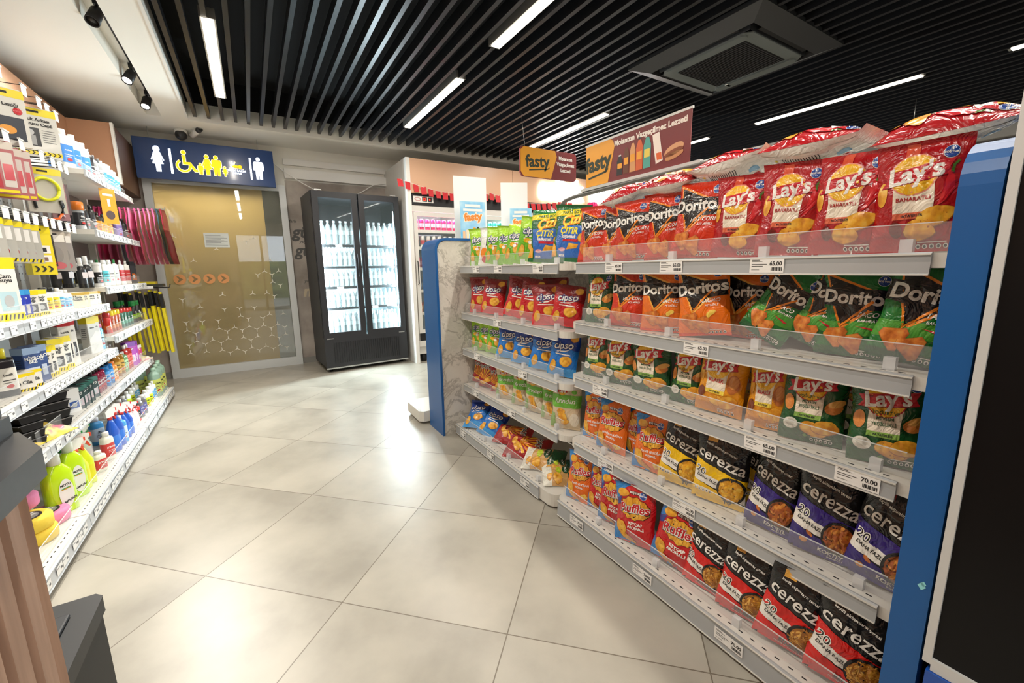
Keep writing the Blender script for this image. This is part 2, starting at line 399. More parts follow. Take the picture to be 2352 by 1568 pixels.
f.box(-.24, .24, -.25, .25, -.058, -.056, M('#101013', .7))
for k in range(34): f.box(-.235, .235, -.245+k*.0146, -.240+k*.0146, -.062, -.058, M('#2B2B2E', .5))
f.build('grille', t)
f = MB(); f.box(.25, .31, .05+.12, .07+.12, -.066, -.064, TAGW); f.build('label_sticker', t)
f = MB()
for sx, sy, a in ((0, -1, 0), (0, 1, 0), (1, 0, 1), (-1, 0, 1)):
    if a: f.box(sx*.338-.004, sx*.37+.0, -.27, .27, -.04, -.034, M('#0C0C0E', .4))
    else: f.box(-.27, .27, sy*.338-.004, sy*.37, -.04, -.034, M('#0C0C0E', .4))
f.build('louvre', t)
# track spotlights in the slot
struct(MB().box(-.60, -.575, YN, 5.2, ZC+.11, ZC+.14, BLACKP), 'trim_3')
for k, (sx_, sy_, tl, on) in enumerate([(-.60, 2.55, 25, 1), (-.59, 3.53, 15, 0), (-.60, 4.42, 20, 1), (-.60, 4.98, 10, 1)]):
    t = empty('track_spotlight', (sx_, sy_, ZC+.11), 0, ['lit black track spotlight nearest the viewer in the ceiling slot', 'unlit black track spotlight in the ceiling slot',
        'lit black track spotlight in the middle of the ceiling slot', 'lit black track spotlight at the camera end of the ceiling slot'][k], 'spotlight', 'spotlights on the ceiling track')
    f = MB(); f.box(-.012, .012, -.03, .03, -.03, 0, BLACKP); f.tube([(0, 0, -.02), (0, 0, -.06)], .007, BLACKP); f.build('bracket', t)
    f = MB(); f.lathe([(.026, 0), (.03, -.005), (.034, -.10), (.030, -.10), (.028, -.092)], BLACKP, 20, cap=False); f.lathe([(.001, .001), (.026, 0)], BLACKP, 20)
    h = f.build('lamp_head', t, (0, 0, -.055), (R_(-30), R_(tl), 0))
    f = MB(); f.lathe([(.027, -.093), (.0005, -.094)], M('#FFF6E4', emit=14) if on else M('#3A3A38', .2), 20); f.build('lens', h)
    if on:
        d = bpy.data.lights.new('spot_lamp', 'SPOT'); d.energy = 115; d.spot_size = R_(95); d.spot_blend = .8; d.color = (1, .96, .88); d.shadow_soft_size = .03
        o = bpy.data.objects.new('spot_lamp', d); COL.objects.link(o); o.parent = h; o.location = (0, 0, -.11)
# security cameras
t = empty('dome_camera', (-.45, 5.62, ZC), 0, 'round white turret camera with dark lens under the white ceiling', 'camera')
f = MB(); f.lathe([(.045, 0), (.055, -.012), (.055, -.05), (.045, -.06)], WHITE, 20, sx=1); f.build('housing', t)
f = MB(); f.lathe([(.001, -.045), (.03, -.04), (.05, -.015), (.052, .01), (.05, .02)], M('#2B2B2D', .3), 20); f.build('lens', t, (0, -.012, -.055), (R_(-55), 0, 0))
t = empty('bullet_camera', (-.33, 5.58, ZC), 0, 'small white bullet camera beside the turret camera on the ceiling', 'camera')
f = MB(); f.lathe([(.03, 0), (.03, -.012), (.012, -.02), (.01, -.05)], WHITE, 16); f.build('mount', t)
f = MB(); f.lathe([(.001, 0), (.024, 0.001), (.026, .12), (.024, .125)], WHITE, 16); f.lathe([(.027, .11), (.027, .15), (.02, .15), (.02, .126)], M('#333335', .3), 16); f.build('camera_body', t, (-.03, .02, -.055), (R_(72), 0, R_(35)))

# ---- restroom sign
t = empty('restroom_sign', (-.25, 5.66, 0), 0, 'navy illuminated restroom sign with white and yellow pictograms', 'sign')
f = MB(); NAVY = M('#123C77', .3, coat=.3); f.box(-.60, .60, -.03, .03, 2.09, 2.475, NAVY); f.build('panel', t, bevel=.004)
f = MB(); f.tube([(-.47, 0, 2.475), (-.47, 0, ZC)], .003, STEEL); f.tube([(.46, 0, 2.475), (.46, 0, ZC)], .003, STEEL); f.build('hanging_wire', t)
WE = M('#F4FAFF', emit=1.6, name='lit_white'); YE = M('#FFC800', emit=1.0, name='lit_yellow'); OE = M('#FFE9C0', emit=1.1, name='lit_outline')
fl = Flat()
def figure(cx, y0, h, mat, dress=False, layer=2, g=0, hair=False):
    r = h*.085+g; fl.disc(cx, y0+h*.9, r, r*1.1, mat, layer)
    if hair: fl.disc(cx, y0+h*.87, r*1.35, r*1.5, mat, layer)
    w = h*.16+g
    if dress:
        fl.poly([(cx-w*.6, y0+h*.79), (cx+w*.6, y0+h*.79), (cx+w*1.35, y0+h*.45), (cx+w*1.1, y0+h*.43), (cx+w*.65, y0+h*.6), (cx+w*1.15, y0+h*.3-g), (cx+w*.55, y0+h*.3-g), (cx+w*.5, y0-g), (cx-w*.5, y0-g), (cx-w*.55, y0+h*.3-g), (cx-w*1.15, y0+h*.3-g), (cx-w*.65, y0+h*.6), (cx-w*1.1, y0+h*.43), (cx-w*1.35, y0+h*.45)], mat, layer)
    else:
        fl.poly([(cx-w, y0+h*.79), (cx+w, y0+h*.79), (cx+w*1.3, y0+h*.7), (cx+w*1.3, y0+h*.4-g), (cx+w*.9, y0+h*.4-g), (cx+w*.8, y0-g), (cx+.1*w, y0-g), (cx, y0+h*.36), (cx-.1*w, y0-g), (cx-w*.8, y0-g), (cx-w*.9, y0+h*.4-g), (cx-w*1.3, y0+h*.4-g), (cx-w*1.3, y0+h*.7)], mat, layer)
figure(-.42, 2.16, .245, WE, True, hair=True); fl.rect(-.325, 2.15, -.305, 2.39, WE, 2)
for m_, l_, g_ in ((OE, 2, .005), (YE, 3, 0)):
    # wheelchair user
    fl.disc(-.205, 2.365, .018+g_, .02+g_, m_, l_)
    for i in range(16):
        a0, a1 = R_(120+i*15.5), R_(120+(i+1)*15.5); r0, r1 = .062+g_, .045-g_
        fl.poly([(-.215+r0*math.cos(a0), 2.235+r0*math.sin(a0)), (-.215+r0*math.cos(a1), 2.235+r0*math.sin(a1)), (-.215+r1*math.cos(a1), 2.235+r1*math.sin(a1)), (-.215+r1*math.cos(a0), 2.235+r1*math.sin(a0))], m_, l_)
    fl.poly([(-.218-g_, 2.34), (-.195+g_, 2.34), (-.195+g_, 2.275), (-.155, 2.275), (-.115+g_, 2.205), (-.10+g_, 2.205), (-.10+g_, 2.185-g_), (-.13, 2.185-g_), (-.168, 2.25-g_), (-.218-g_, 2.25-g_)], m_, l_)
    figure(-.075, 2.165, .11, m_, False, l_, g_); figure(-.015, 2.165, .20, m_, True, l_, g_); figure(.065, 2.165, .20, m_, False, l_, g_); figure(.135, 2.165, .10, m_, True, l_, g_)
fl.disc(.275, 2.275, .018, .018, YE, 3); fl.disc(.235, 2.275, .03, .014, YE, 3); fl.poly([(.19, 2.285), (.20, 2.325), (.212, 2.325), (.206, 2.29), (.23, 2.325), (.24, 2.32), (.22, 2.275)], OE, 3); fl.rect(.17, 2.25, .31, 2.258, OE, 3)
fl.text('BEBEK BAKIM', .242, 2.232, .028, WE, 3, bold=.03); fl.text('ODASI', .242, 2.206, .028, WE, 3, bold=.03)
fl.rect(.365, 2.15, .383, 2.38, WE, 2); figure(.45, 2.16, .235, WE, False)
f = MB(); fl.on(f, (0, -.031, 0), (1, 0, 0), (0, 0, 1), (0, -1, 0)); f.build('pictograms', t)
# ---- wall lettering beside the door, and loose cable
fl = Flat(); WT = M('#5B5A58', .7)
fl.text('fark', .50, 1.75, .05, WT, 1, shear=.2); fl.text('gü', .57, 1.62, .19, WT, 1, shear=.2, bold=.03); fl.text('yaşa', .60, 1.51, .05, WT, 1, shear=.2)
fl.text('gü', .58, 1.40, .19, WT, 1, shear=.2, bold=.03); fl.text('k', .66, 1.27, .1, WT, 1, shear=.2); fl.text('l', .66, 1.15, .2, M('#6F8278', .7), 1, shear=.2, bold=.03); fl.text('yolcu', .62, 1.03, .05, WT, 1, shear=.2)
fl.text('m', .61, .90, .19, M('#C2B399', .7), 1, shear=.2, bold=.03)
f = MB(); fl.on(f, (0, YB-.001, 0), (1, 0, 0), (0, 0, 1), (0, -1, 0)); tag(f.build('wall_lettering'), 'grey painted lettering on the concrete wall beside the black fridge', 'lettering')
cb = MB(); pts = []
for i in range(25):
    s_ = i/24; pts.append((.30+1.33*s_, YB-.08-.06*math.sin(PI*s_), 2.42-.38*math.sin(PI*min(1, s_*1.15)*.75)+.28*max(0, s_-.6)))
cb.tube(pts, .006, WHITE); tag(cb.build('loose_cable'), 'loose white cable drooping along the wall above the black fridge', 'cable')
# ================================================================ black two-door bottle fridge
FY = R_(3.4)
t = empty('display_fridge', (.632, 5.078, 0), FY, 'tall black two-door fridge packed with clear water bottles', 'fridge')
FB = M('#26262A', .42, name='fridge_black'); FW, FD, FH = .966, .62, 2.005; LITW = M('#E4F2F7', .4, name='fridge_liner')
f = MB(); f.box(0, .03, .04, FD, .06, FH, FB); f.box(FW-.03, FW, .04, FD, .06, FH, FB); f.box(.03, FW-.03, .04, FD, 1.94, FH, FB); f.box(.03, FW-.03, .04, FD, .06, .40, FB)
f.box(.03, FW-.03, FD-.03, FD, .4, 1.94, FB); f.build('cabinet', t)
f = MB(); f.box(.03, .035, .06, FD-.03, .4, 1.72, LITW); f.box(FW-.035, FW-.03, .06, FD-.03, .4, 1.72, LITW); f.box(.035, FW-.035, FD-.04, FD-.03, .4, 1.66, LITW); f.box(.035, FW-.035, .06, FD-.04, .4, .405, LITW)  # pale liner cut short: bare black cabinet stands in for the unlit upper interior
f.build('liner', t)
f = MB()
for k in range(30): f.box(.10+k*.026, .112+k*.026, -.006, .002, .10, .34, M('#1C1C1F', .4))
f.box(.0, FW, 0, .04, .05, .40, FB); f.box(.0, FW, -.012, .0, .04, .055, STEEL); f.build('grille', t)
f = MB()
for x in (.06, FW-.06):
    for y in (.08, FD-.08): f.lathe([(.02, 0), (.02, .06)], BLACKP, 12, (x, y, 0))
f.build('foot', t)
f = MB(); f.box(.04, .11, -.005, .01, 2.005, 2.015, STEEL); f.box(FW-.11, FW-.04, -.005, .01, 2.005, 2.015, STEEL); f.box(.03, .10, -.008, 0, .385, .395, STEEL); f.box(FW-.10, FW-.03, -.008, 0, .385, .395, STEEL); f.build('hinge', t)
for k in (0, 1):
    x0, x1 = (.005, FW/2-.008) if k == 0 else (FW/2+.008, FW-.005)
    f = MB(); w = .062
    f.box(x0, x0+w, 0, .038, .40, 2.0, FB); f.box(x1-w, x1, 0, .038, .40, 2.0, FB); f.box(x0+w, x1-w, 0, .038, .40, .455, FB); f.box(x0+w, x1-w, 0, .038, 1.935, 2.0, FB)
    d = f.build('door', t)
    f = MB(); f.box(x0+w, x1-w, .012, .018, .455, 1.935, GLASS); f.build('glass_pane', d)
    f = MB(); xh = x1-.03 if k == 0 else x0+.03; f.box(xh-.012, xh+.012, -.03, -.018, 1.08, 1.34, BLACKP); f.box(xh-.01, xh+.01, -.02, 0, 1.09, 1.12, BLACKP); f.box(xh-.01, xh+.01, -.02, 0, 1.30, 1.33, BLACKP); f.build('handle', d)
SH = [.415, .735, .975, 1.205, 1.445]
DKS = M('#1E1F22', .5)
for z in SH[1:]:
    f = MB(); f.box(.04, FW-.04, .07, .085, z-.03, z-.004, DKS)
    for i in range(24): f.box(.045+i*.0375, .051+i*.0375, .085, .56, z-.012, z-.006, DKS)
    f.build('shelf', t)
LED = M('#DDF4FF', emit=16, name='fridge_led')
f = MB(); f.box(FW-.066, FW-.040, .055, .066, .46, 1.84, LED); f.build('light_strip', t)
for x, p, r in ((FW-.08, 120, 90), (.06, 70, -90)):
    o = area('fridge_lamp', (0, 0, 0), 1.18, .05, p, (.80, .95, 1), (0, R_(90), R_(0)) if r == 90 else (0, R_(-90), 0)); o.parent = t; o.location = (x, .075, 1.05)
BOT = M('#E6F4F6', .12, trans=.5, name='clear_bottle'); BOTL = M('#DDF0F4', .4, name='bottle_wrap'); CAPB = M('#DCEBF2', .4)
def water(h, r):
    t_ = empty('water_bottle'); f = MB()
    f.lathe([(r*.9, 0), (r, .01), (r, h*.30), (r*.9, h*.36), (r, h*.42), (r, h*.66), (r*.75, h*.78), (r*.38, h*.88), (r*.36, h*.93)], BOT, 10); f.build('bottle_body', t_)
    f = MB(); f.lathe([(r*1.02, h*.42), (r*1.02, h*.60)], BOTL, 10, cap=False); f.build('wrapper', t_)
    f = MB(); f.lathe([(r*.42, h*.92), (r*.42, h)], CAPB, 8); f.build('cap', t_)
    return t_
W0 = {.26: water(.26, .034), .195: water(.195, .029), .25: water(.25, .032)}
used = set(); rows = ['on the fridge floor', 'on the lowest rack', 'on the second rack up', 'on the third rack up', 'on the top rack']
Rf = Matrix.Rotation(FY, 3, 'Z'); rnd = random.Random(5)
for k, z in enumerate(SH):
    h = .25 if k == 0 else (.26 if k == 4 else .195); n = 6 if k in (0, 4) else 7
    for door in (0, 1):
        for row in (0, 1):
            if row and k != 0: continue
            for i in range(n):
                x = (.075 if door == 0 else FW/2+.035)+(i+.5)*(.385/n); y = .115+row*.1
                p = Vector((.632, 5.078, 0))+Rf @ Vector((x+rnd.uniform(-.003, .003), y, z))
                o = W0[h] if h not in used else copy_tree(W0[h]); used.add(h); o.location = p
                tag(o, f'clear water bottle {rows[k]}, {"wall-side" if door == 0 else "cooler-side"} door of black fridge', 'bottle', f'water bottles {rows[k]}')
for i, (x, z) in enumerate(((.24, .975), (.62, .735), (.26, 1.445), (.80, .75))):
    f = MB(); f.box(-.035, .035, -.003, 0, -.028, 0, TAGW); o = f.build('shelf_label', t, (x, .066, z-.004))

# ================================================================ cooler wall: white surround, copper header, glass-door coolers
t = empty('cooler_surround', (0, 0, 0), 0, 'white surround with copper header framing the cold drinks coolers', 'cabinet')
f = MB(); f.box(1.645, 1.69, 4.95, YB-.001, 0, 2.42, WHITE); f.build('side_panel', t)
for k in range(3):
    f = MB(); f.box(1.69+k*1.4+.002, 1.69+(k+1)*1.4-.002, 4.965, 5.0, 2.035, 2.42, HEADER); f.build('header_board', t)
f = MB(); f.box(1.69, 5.89, 5.0, YB-.001, 2.38, 2.42, WHITE); f.box(5.89, 5.93, 4.95, YB-.001, 0, 2.42, WHITE); f.build('top_board', t)
FR = M('#D9D6D0', .35, name='cooler_frame')
CW = .66
def cooler(i):
    x0 = 1.70+i*CW
    t = empty('glass_door_cooler', (x0, 4.99, 0), 0, ['white glass-door cooler with pink cans beside the white surround panel', 'second white glass-door cooler along, with teal cans',
        'third white glass-door cooler from the surround panel', 'fourth white glass-door cooler from the surround panel', 'fifth white glass-door cooler from the surround panel', 'sixth white glass-door cooler from the surround panel'][i], 'fridge', 'coolers under the copper header')
    f = MB(); f.box(.005, .03, .03, .7, .1, 2.0, FR); f.box(CW-.03, CW-.005, .03, .7, .1, 2.0, FR); f.box(.03, CW-.03, .66, .7, .1, 2.0, FR); f.box(.03, CW-.03, .03, .66, .1, .30, FR); f.box(.03, CW-.03, .03, .66, 1.86, 2.0, FR)
    f.box(.005, CW-.005, 0, .03, .20, .27, FR); f.box(.03, CW-.03, .01, .03, .27, .36, BLACKP); f.box(.005, CW-.005, 0, .03, 1.83, 1.90, FR); f.build('cabinet', t)
    f = MB(); f.box(.03, CW-.03, .655, .66, .3, 1.86, M('#DDE9EE', .5)); f.build('liner', t)
    f = MB(); f.box(.0, CW, -.005, .03, 1.90, 2.03, BLACKP); f.build('display_band', t)
    f = MB(); f.box(.02, .27, -.012, -.004, 1.935, 2.005, M('#E7E5E0', .4))
    fl = Flat(); fl.disc(.075, 1.97, .04, .018, M('#B03A36', .5), 1); fl.disc(.075, 1.97, .033, .013, M('#E7E5E0', .4), 2); fl.rect(.13, 1.945, .19, 1.995, BLACKP, 1); fl.rect(.20, 1.945, .25, 1.995, BLACKP, 1)
    fl.text('22', .16, 1.97, .04, M('#FF3020', emit=3), 2, bold=.03); fl.text('0', .225, 1.97, .03, M('#FF3020', emit=3), 2, bold=.03)
    fl.on(f, (0, -.012, 0), (1, 0, 0), (0, 0, 1), (0, -1, 0)); f.build('thermostat', t)
    f = MB(); w = .045
    f.box(.01, .01+w, -.02, 0, .37, 1.82, FR); f.box(CW-.01-w, CW-.01, -.02, 0, .37, 1.82, FR); f.box(.01+w, CW-.01-w, -.02, 0, .37, .37+w, FR); f.box(.01+w, CW-.01-w, -.02, 0, 1.82-w, 1.82, FR)
    d = f.build('door', t)
    f = MB(); f.box(.055, CW-.055, -.012, -.008, .415, 1.775, GLASS); f.build('glass_pane', d)
    f = MB(); f.tube([(.028, -.02, .97), (.028, -.045, .98), (.028, -.045, 1.24), (.028, -.02, 1.25)], .006, BLACKP); f.build('handle', d)
    for z in (.62, .90, 1.17, 1.42, 1.62):
        f = MB(); f.box(.035, CW-.035, .06, .6, z-.012, z, WHITE); f.box(.035, CW-.035, .05, .062, z-.03, z+.005, M('#EDE9DC', .4)); f.build('shelf', t)
    f = MB(); f.box(.06, CW-.06, .05, .062, 1.79, 1.80, M('#F3FAFF', emit=10)); f.build('light_strip', t)
    o = area('cooler_lamp', (x0+CW/2, 5.07, 1.77), .5, .04, 4.5, (.9, .97, 1), (R_(15), 0, 0))
    for k in range(2):
        f = MB(); f.lathe([(.03, 0), (.03, .1)], BLACKP, 12); f.build('castor', t, (.08+k*(CW-.16), .08, 0))
for i in range(6): cooler(i)
def can(col, col2):
    t = empty('drink_can'); f = MB(); c = M(col, .3, metal=.5)
    f.lathe([(.022, 0), (.028, .008), (.028, .12), (.024, .132), (.023, .134)], c, 12); f.build('can_body', t)
    f = MB(); f.lathe([(.0285, .04), (.0285, .085)], M(col2, .4), 12, cap=False); f.build('can_band', t); return t
CANS = [('pink', can('#E0266A', '#F6B9CC')), ('teal', can('#1E9E86', '#BFE9DC')), ('yellow', can('#E2B233', '#F4E7B0')), ('orange', can('#E0662A', '#F8D2A6')), ('blue', can('#2F62C0', '#C6DAF4')), ('white', can('#E8E4DC', '#D2424A'))]
plan = {0: ['orange', 'blue', 'pink', 'white', 'pink'], 1: ['white', 'orange', 'yellow', 'blue', 'teal'], 2: ['blue', 'pink', 'white', 'yellow', 'orange'], 3: ['white', 'teal', 'blue', 'orange', 'yellow']}
cd = dict(CANS); ucan = set(); cn = ['first', 'second', 'third', 'fourth']; sn = ['lowest', 'second', 'third', 'fourth', 'top']
for i, pl in plan.items():
    for k, c in enumerate(pl):
        if i > 1 and k < 3: continue
        for j in range(8):
            o = cd[c] if c not in ucan else copy_tree(cd[c]); ucan.add(c)
            o.location = (1.70+i*CW+.075+j*.073, 5.09, (.62, .90, 1.17, 1.42, 1.62)[k])
            tag(o, f'{c} drink can on the {sn[k]} shelf of the {cn[i]} cooler from the surround panel', 'can', f'{c} cans in the {cn[i]} cooler, {sn[k]} shelf')
# lit lettering on the header
NE = M('#FFFFFF', emit=6, name='neon_white')
for w_, cx, nm in (('soğuk', 3.90, 'lit white lettering reading soğuk on the copper header'), ('içecek', 4.83, 'lit white lettering reading içecek on the copper header')):
    V, F = text_mesh(w_, .07, 0); f = MB(); s_ = .36
    xs = [v[0] for v in V]; wd = max(xs)-min(xs); s2 = .80/wd
    f.add([(cx+x*s2, 4.935, 2.225+y*s_) for x, y in V], F, NE)
    f.add([(cx+x*s2, 4.96, 2.225+y*s_) for x, y in V], [q[::-1] for q in F], NE)
    tag(f.build('lit_lettering'), nm, 'lettering')
# bunting of small red flags
t = empty('bunting', (0, 0, 0), 0, 'string of small red flags swagged along the copper header', 'bunting')
PIN = [(1.56, 2.17), (2.75, 2.10), (3.95, 2.08), (5.2, 2.06)]; cord = []; flags = []
for (xa, za), (xb, zb) in zip(PIN, PIN[1:]):
    n = 13
    for i in range(n):
        s_ = i/n; cord.append((xa+(xb-xa)*s_, 4.935, za+(zb-za)*s_-.075*math.sin(PI*s_))); flags.append(cord[-1])
f = MB(); f.tube(cord, .002, WHITE, 4); f.build('cord', t)
f = MB(); f.add([(-.033, 0, 0), (.033, 0, 0), (.031, -.012, -.085), (-.031, -.012, -.085), (-.033, .003, 0), (.033, .003, 0), (.031, -.009, -.085), (-.031, -.009, -.085)], [(3, 2, 1, 0), (4, 5, 6, 7), (0, 1, 5, 4), (2, 3, 7, 6), (1, 2, 6, 5), (3, 0, 4, 7)], M('#C8262E', .6))
fl = Flat(); fl.disc(-.004, -.045, .017, .017, TAGW, 1); fl.disc(.001, -.045, .013, .013, M('#C8262E', .6), 2)
fl.on(f, (0, -.006, 0), (1, 0, 0), (0, -.14, 1), (0, -1, -.14), .0008); fg = f.build('flag', t)
for i, p in enumerate(flags):
    o = fg if i == 0 else fg.copy()
    if i: COL.objects.link(o); o.parent = t
    o.location = p; o.rotation_euler = (0, R_(rnd.uniform(-6, 6)), R_(rnd.uniform(-14, 14)))
# small hanging brand board
OR = M('#F0A62C', .4); MAR = M('#7A2A2C', .4); TX = M('#F4ECE4', .5); GRN = M('#2E3A2A', .5)
def rrect(x0, y0, x1, y1, r, n=5):
    P = []
    for cx, cy, a in ((x1-r, y1-r, 0), (x0+r, y1-r, 90), (x0+r, y0+r, 180), (x1-r, y0+r, 270)):
        for i in range(n+1): P.append((cx+r*math.cos(R_(a+90*i/n)), cy+r*math.sin(R_(a+90*i/n))))
    return P
t = empty('hanging_sign', (2.60, 3.5, 0), 0, 'small orange and maroon hanging sign on two thin wires', 'sign')
f = MB(); f.prism(rrect(-.34, 2.005, .34, 2.275, .04), 'y', -.008, .008, MAR); 
fl = Flat(); fl.poly([(-.335, 2.05), (-.30, 2.008), (.02, 2.008), (.09, 2.22), (.07, 2.272), (-.30, 2.272), (-.335, 2.24)], OR, 1)
fl.text('fasty', -.14, 2.15, .15, GRN, 2, rot=.06, bold=.03); fl.poly([(-.24, 2.075), (-.02, 2.10), (0, 2.115), (0, 2.103), (-.02, 2.09), (-.24, 2.063)], GRN, 2)
for i, s_ in enumerate(('Molanızın', 'Vazgeçilmez', 'Lezzeti')): fl.text(s_, .20, 2.21-i*.055, .045, TX, 2, bold=.04)
fl.on(f, (0, -.0085, 0), (1, 0, 0), (0, 0, 1), (0, -1, 0)); f.build('board', t)
f = MB(); f.tube([(-.28, 0, 2.27), (-.32, 0, ZC)], .0015, STEEL, 4); f.tube([(.22, 0, 2.27), (.28, 0, ZC)], .0015, STEEL, 4); f.build('hanging_wire', t)
# white cards and leaning posters on the far side of the snack shelving
SKY = noisemat('poster_sky', [(.35, '#5FB4E0'), (.55, '#A9D9EE'), (.7, '#F2F6F4')], 6, 3, .4)
def poster(name, loc, rz, w, h, lab):
    t = empty(name, loc, rz, lab, 'poster', 'small posters among the snacks'); f = MB(); f.box(-w/2, w/2, -.002, .002, 0, h, SKY)
    fl = Flat(); fl.text('fasty', 0, h*.62, w*.38, M('#E88A2A', .5), 2, rot=.08, bold=.05, outline=M('#FFF4DC', .5), ow=.06)
    fl.rect(-w*.3, h*.86, w*.3, h*.93, TX, 1); fl.rect(-w*.38, h*.76, w*.38, h*.82, TX, 1)
    for i, (c, hh) in enumerate((('#E9B98A', .2), ('#F4D9B0', .24), ('#8FD0C8', .22), ('#F0A62C', .3), ('#2B2B2B', .32), ('#D9742E', .26))): fl.rect(-w*.42+i*w*.14, h*.06, -w*.42+i*w*.14+w*.1, h*(.06+hh), M(c, .5), 1)
    fl.on(f, (0, -.0025, 0), (1, 0, 0), (0, 0, 1), (0, -1, 0)); f.build('card', t); f = MB(); f.box(-.02, .02, -.03, .04, -.004, 0, CLEARE); f.build('clear_holder', t)
poster('poster', G(1.46, 3.02, 1.355), GA-.15, .20, .30, 'pale blue poster standing behind the corner of the marble end panel')
poster('poster', G(2.02, 3.22, 1.36), GA-.5, .19, .30, 'pale blue poster standing before the narrower white card')
for (x, y, w_, z1, rz, lab) in ((1.50, 3.14, .27, 1.86, -.12, 'tall blank white card rising behind the marble end panel'), (2.04, 3.36, .24, 1.90, -.45, 'narrower blank white card beside the hanging sign')):
    t = empty('display_card', G(x, y, 1.355), GA+rz, lab, 'card', 'blank white cards on the far side'); f = MB(); f.box(-w_/2, w_/2, -.003, .003, 0, z1-1.355, M('#F0EFEB', .6)); f.build('card', t)
    f = MB(); f.box(-.03, .03, -.05, .05, -.003, 0, CLEARE); f.build('foot', t)

# ================================================================ checkout counter corner, bin, kiosk
GRA = noisemat('black_granite', [(.3, '#101113'), (.6, '#191A1D'), (.8, '#222427')], 60, 5, .35)
t = empty('checkout_counter', (-.6, .3, 0), 0, 'checkout counter corner with black stone top over ribbed brown wood', 'counter')
f = MB(); f.prism([(.31, -1.3), (.31, .566), (.251, .678), (-.53, .678), (-.53, -1.3)], 'z', .857, .90, GRA); f.build('worktop', t)
WOOD = noisemat('ribbed_wood', [(.3, '#8A6B58'), (.5, '#9C7B66'), (.7, '#AC8B76')], 6, 6, .5, stretch=(8, 8, .6))
f = MB(); P = [(.29, -1.3)]; y = -1.3
while y < .50:
    P += [(.29, y+.005), (.297, y+.010), (.297, y+.044), (.29, y+.05)]; y += .055
P += [(.297, .53), (-.53, .53), (-.53, -1.3)]
f.prism(P, 'z', 0, .857, WOOD); f.build('ribbed_panel', t)
t = empty('payment_screen', (-.6, .3, .9), 0, 'dark grey screen back standing at the counter corner', 'screen')
f = MB(); f.box(-.45, .246, .60, .66, .03, .42, M('#2E3135', .5)); f.build('casing', t, bevel=.006)
f = MB(); f.box(-.3, .246, .575, .675, 0, .03, M('#2C2E31', .5)); f.build('stand', t)
t = empty('waste_bin', (-.49, 1.012, 0), 0, 'black plastic waste bin beside the ribbed wooden counter', 'bin')
f = MB(); f.prism([(-.13, -.17), (.12, -.17), (.135, -.155), (.135, .155), (.12, .17), (-.13, .17)], 'z', 0, .42, M('#08090B', .6)); f.build('bin_body', t)
f = MB(); f.prism([(-.135, -.175), (.125, -.175), (.14, -.16), (.14, .16), (.125, .175), (-.135, .175)], 'z', .42, .455, M('#101114', .5)); f.box(-.10, .10, -.12, .12, .455, .462, M('#22252A', .4)); f.build('lid', t, bevel=.006)
t = empty('dark_kiosk', G(.99, -.3575, 0), GA, 'dark glass kiosk with grey frame and blue base beside the snack shelving', 'kiosk')
f = MB(); f.box(.012, .6, -.9, .5445, .41, 1.9, BLACKP); f.build('cabinet', t)
f = MB(); f.box(0, .012, .533, .545, .42, 1.9, ALU); f.box(0, .012, -.9, .533, .408, .432, ALU); f.build('frame', t)
f = MB(); f.box(.006, .011, -.9, .533, .432, 1.9, M('#0A0A0C', .35, spec=.25)); f.build('glass_panel', t)
f = MB(); f.box(-.004, .6, -.9, .538, 0, .407, M('#1B4FA8', .3, coat=.3)); f.build('base', t)
# ================================================================ snack shelving (frame G: x across the aisle, y along it)
SN = empty('snack_shelving', (0, 0, 0), GA, 'long white snack shelving between two rounded blue end panels', 'shelving')
NEAR, FAR = (.245, 1.48), (1.48, 2.635)
XF, XB, XS = 1.165, 1.09, 1.56      # front of the upper shelves, front of the base, spine
f = MB(); f.box(XS-.012, XS+.012, .245, 2.635, .08, 1.36, GREYW); f.build('back_panel', SN)
f = MB(); f.box(XS-.014, XS-.0125, 1.49, 2.634, .1, 1.35, MARBLE); f.build('marble_back', SN)
f = MB()
for y in (.27, 1.48, 2.60): MB().box(XS-.03, XS+.03, y-.015, y+.015, 0, 1.38, SHELFW).build('upright', SN)
def band(y0, y1, x0, x1, zt, rad, th, mat):
    """rounded inverted-U rim"""
    o = [(x0, 0), (x0, zt-rad)]+[(x0+rad-rad*math.cos(R_(a)), zt-rad+rad*math.sin(R_(a))) for a in range(15, 90, 15)]+[(x0+rad, zt), (x1, zt)]
    i = [(x1, zt-th), (x0+rad, zt-th)]+[(x0+rad-(rad-th)*math.cos(R_(a)), zt-rad+(rad-th)*math.sin(R_(a))) for a in range(75, 0, -15)]+[(x0+th, zt-rad), (x0+th, 0)]
    mb = MB(); mb.prism(o+i, 'y', y0, y1, mat); return mb
t = band(2.637, 2.90, .995, XS+.45, 1.352, .075, .016, BLUEP).build('end_panel', SN)
f = MB(); f.prism([(1.0105, 0), (1.0105, 1.27), (1.03, 1.318), (1.07, 1.336), (XS+.45, 1.336), (XS+.45, 0)], 'y', 2.645, 2.89, MARBLE); f.build('marble_panel', t)
t2 = band(.192, .242, .995, XS+.45, 1.345, .075, .03, BLUEP).build('end_panel', SN)
f = MB(); f.prism([(1.02, 0), (1.02, 1.25), (1.07, 1.315), (XS+.45, 1.315), (XS+.45, 0)], 'y', .20, .235, BLACKP); f.build('core', t2)
f = MB(); fl = Flat(); PAINT = M('#8FD6DC', .5)
for (y, z, s_) in ((.205, .56, .006), (.203, .565, .004), (.200, .19, .008), (.198, .215, .006), (.196, .235, .006)): fl.poly([(-y-s_, z), (-y, z-s_*1.4), (-y+s_, z), (-y, z+s_*1.4)], PAINT, 1)
fl.on(f, (.9948, 0, 0), (0, -1, 0), (0, 0, 1), (-1, 0, 0)); f.build('paint_chip', t2)
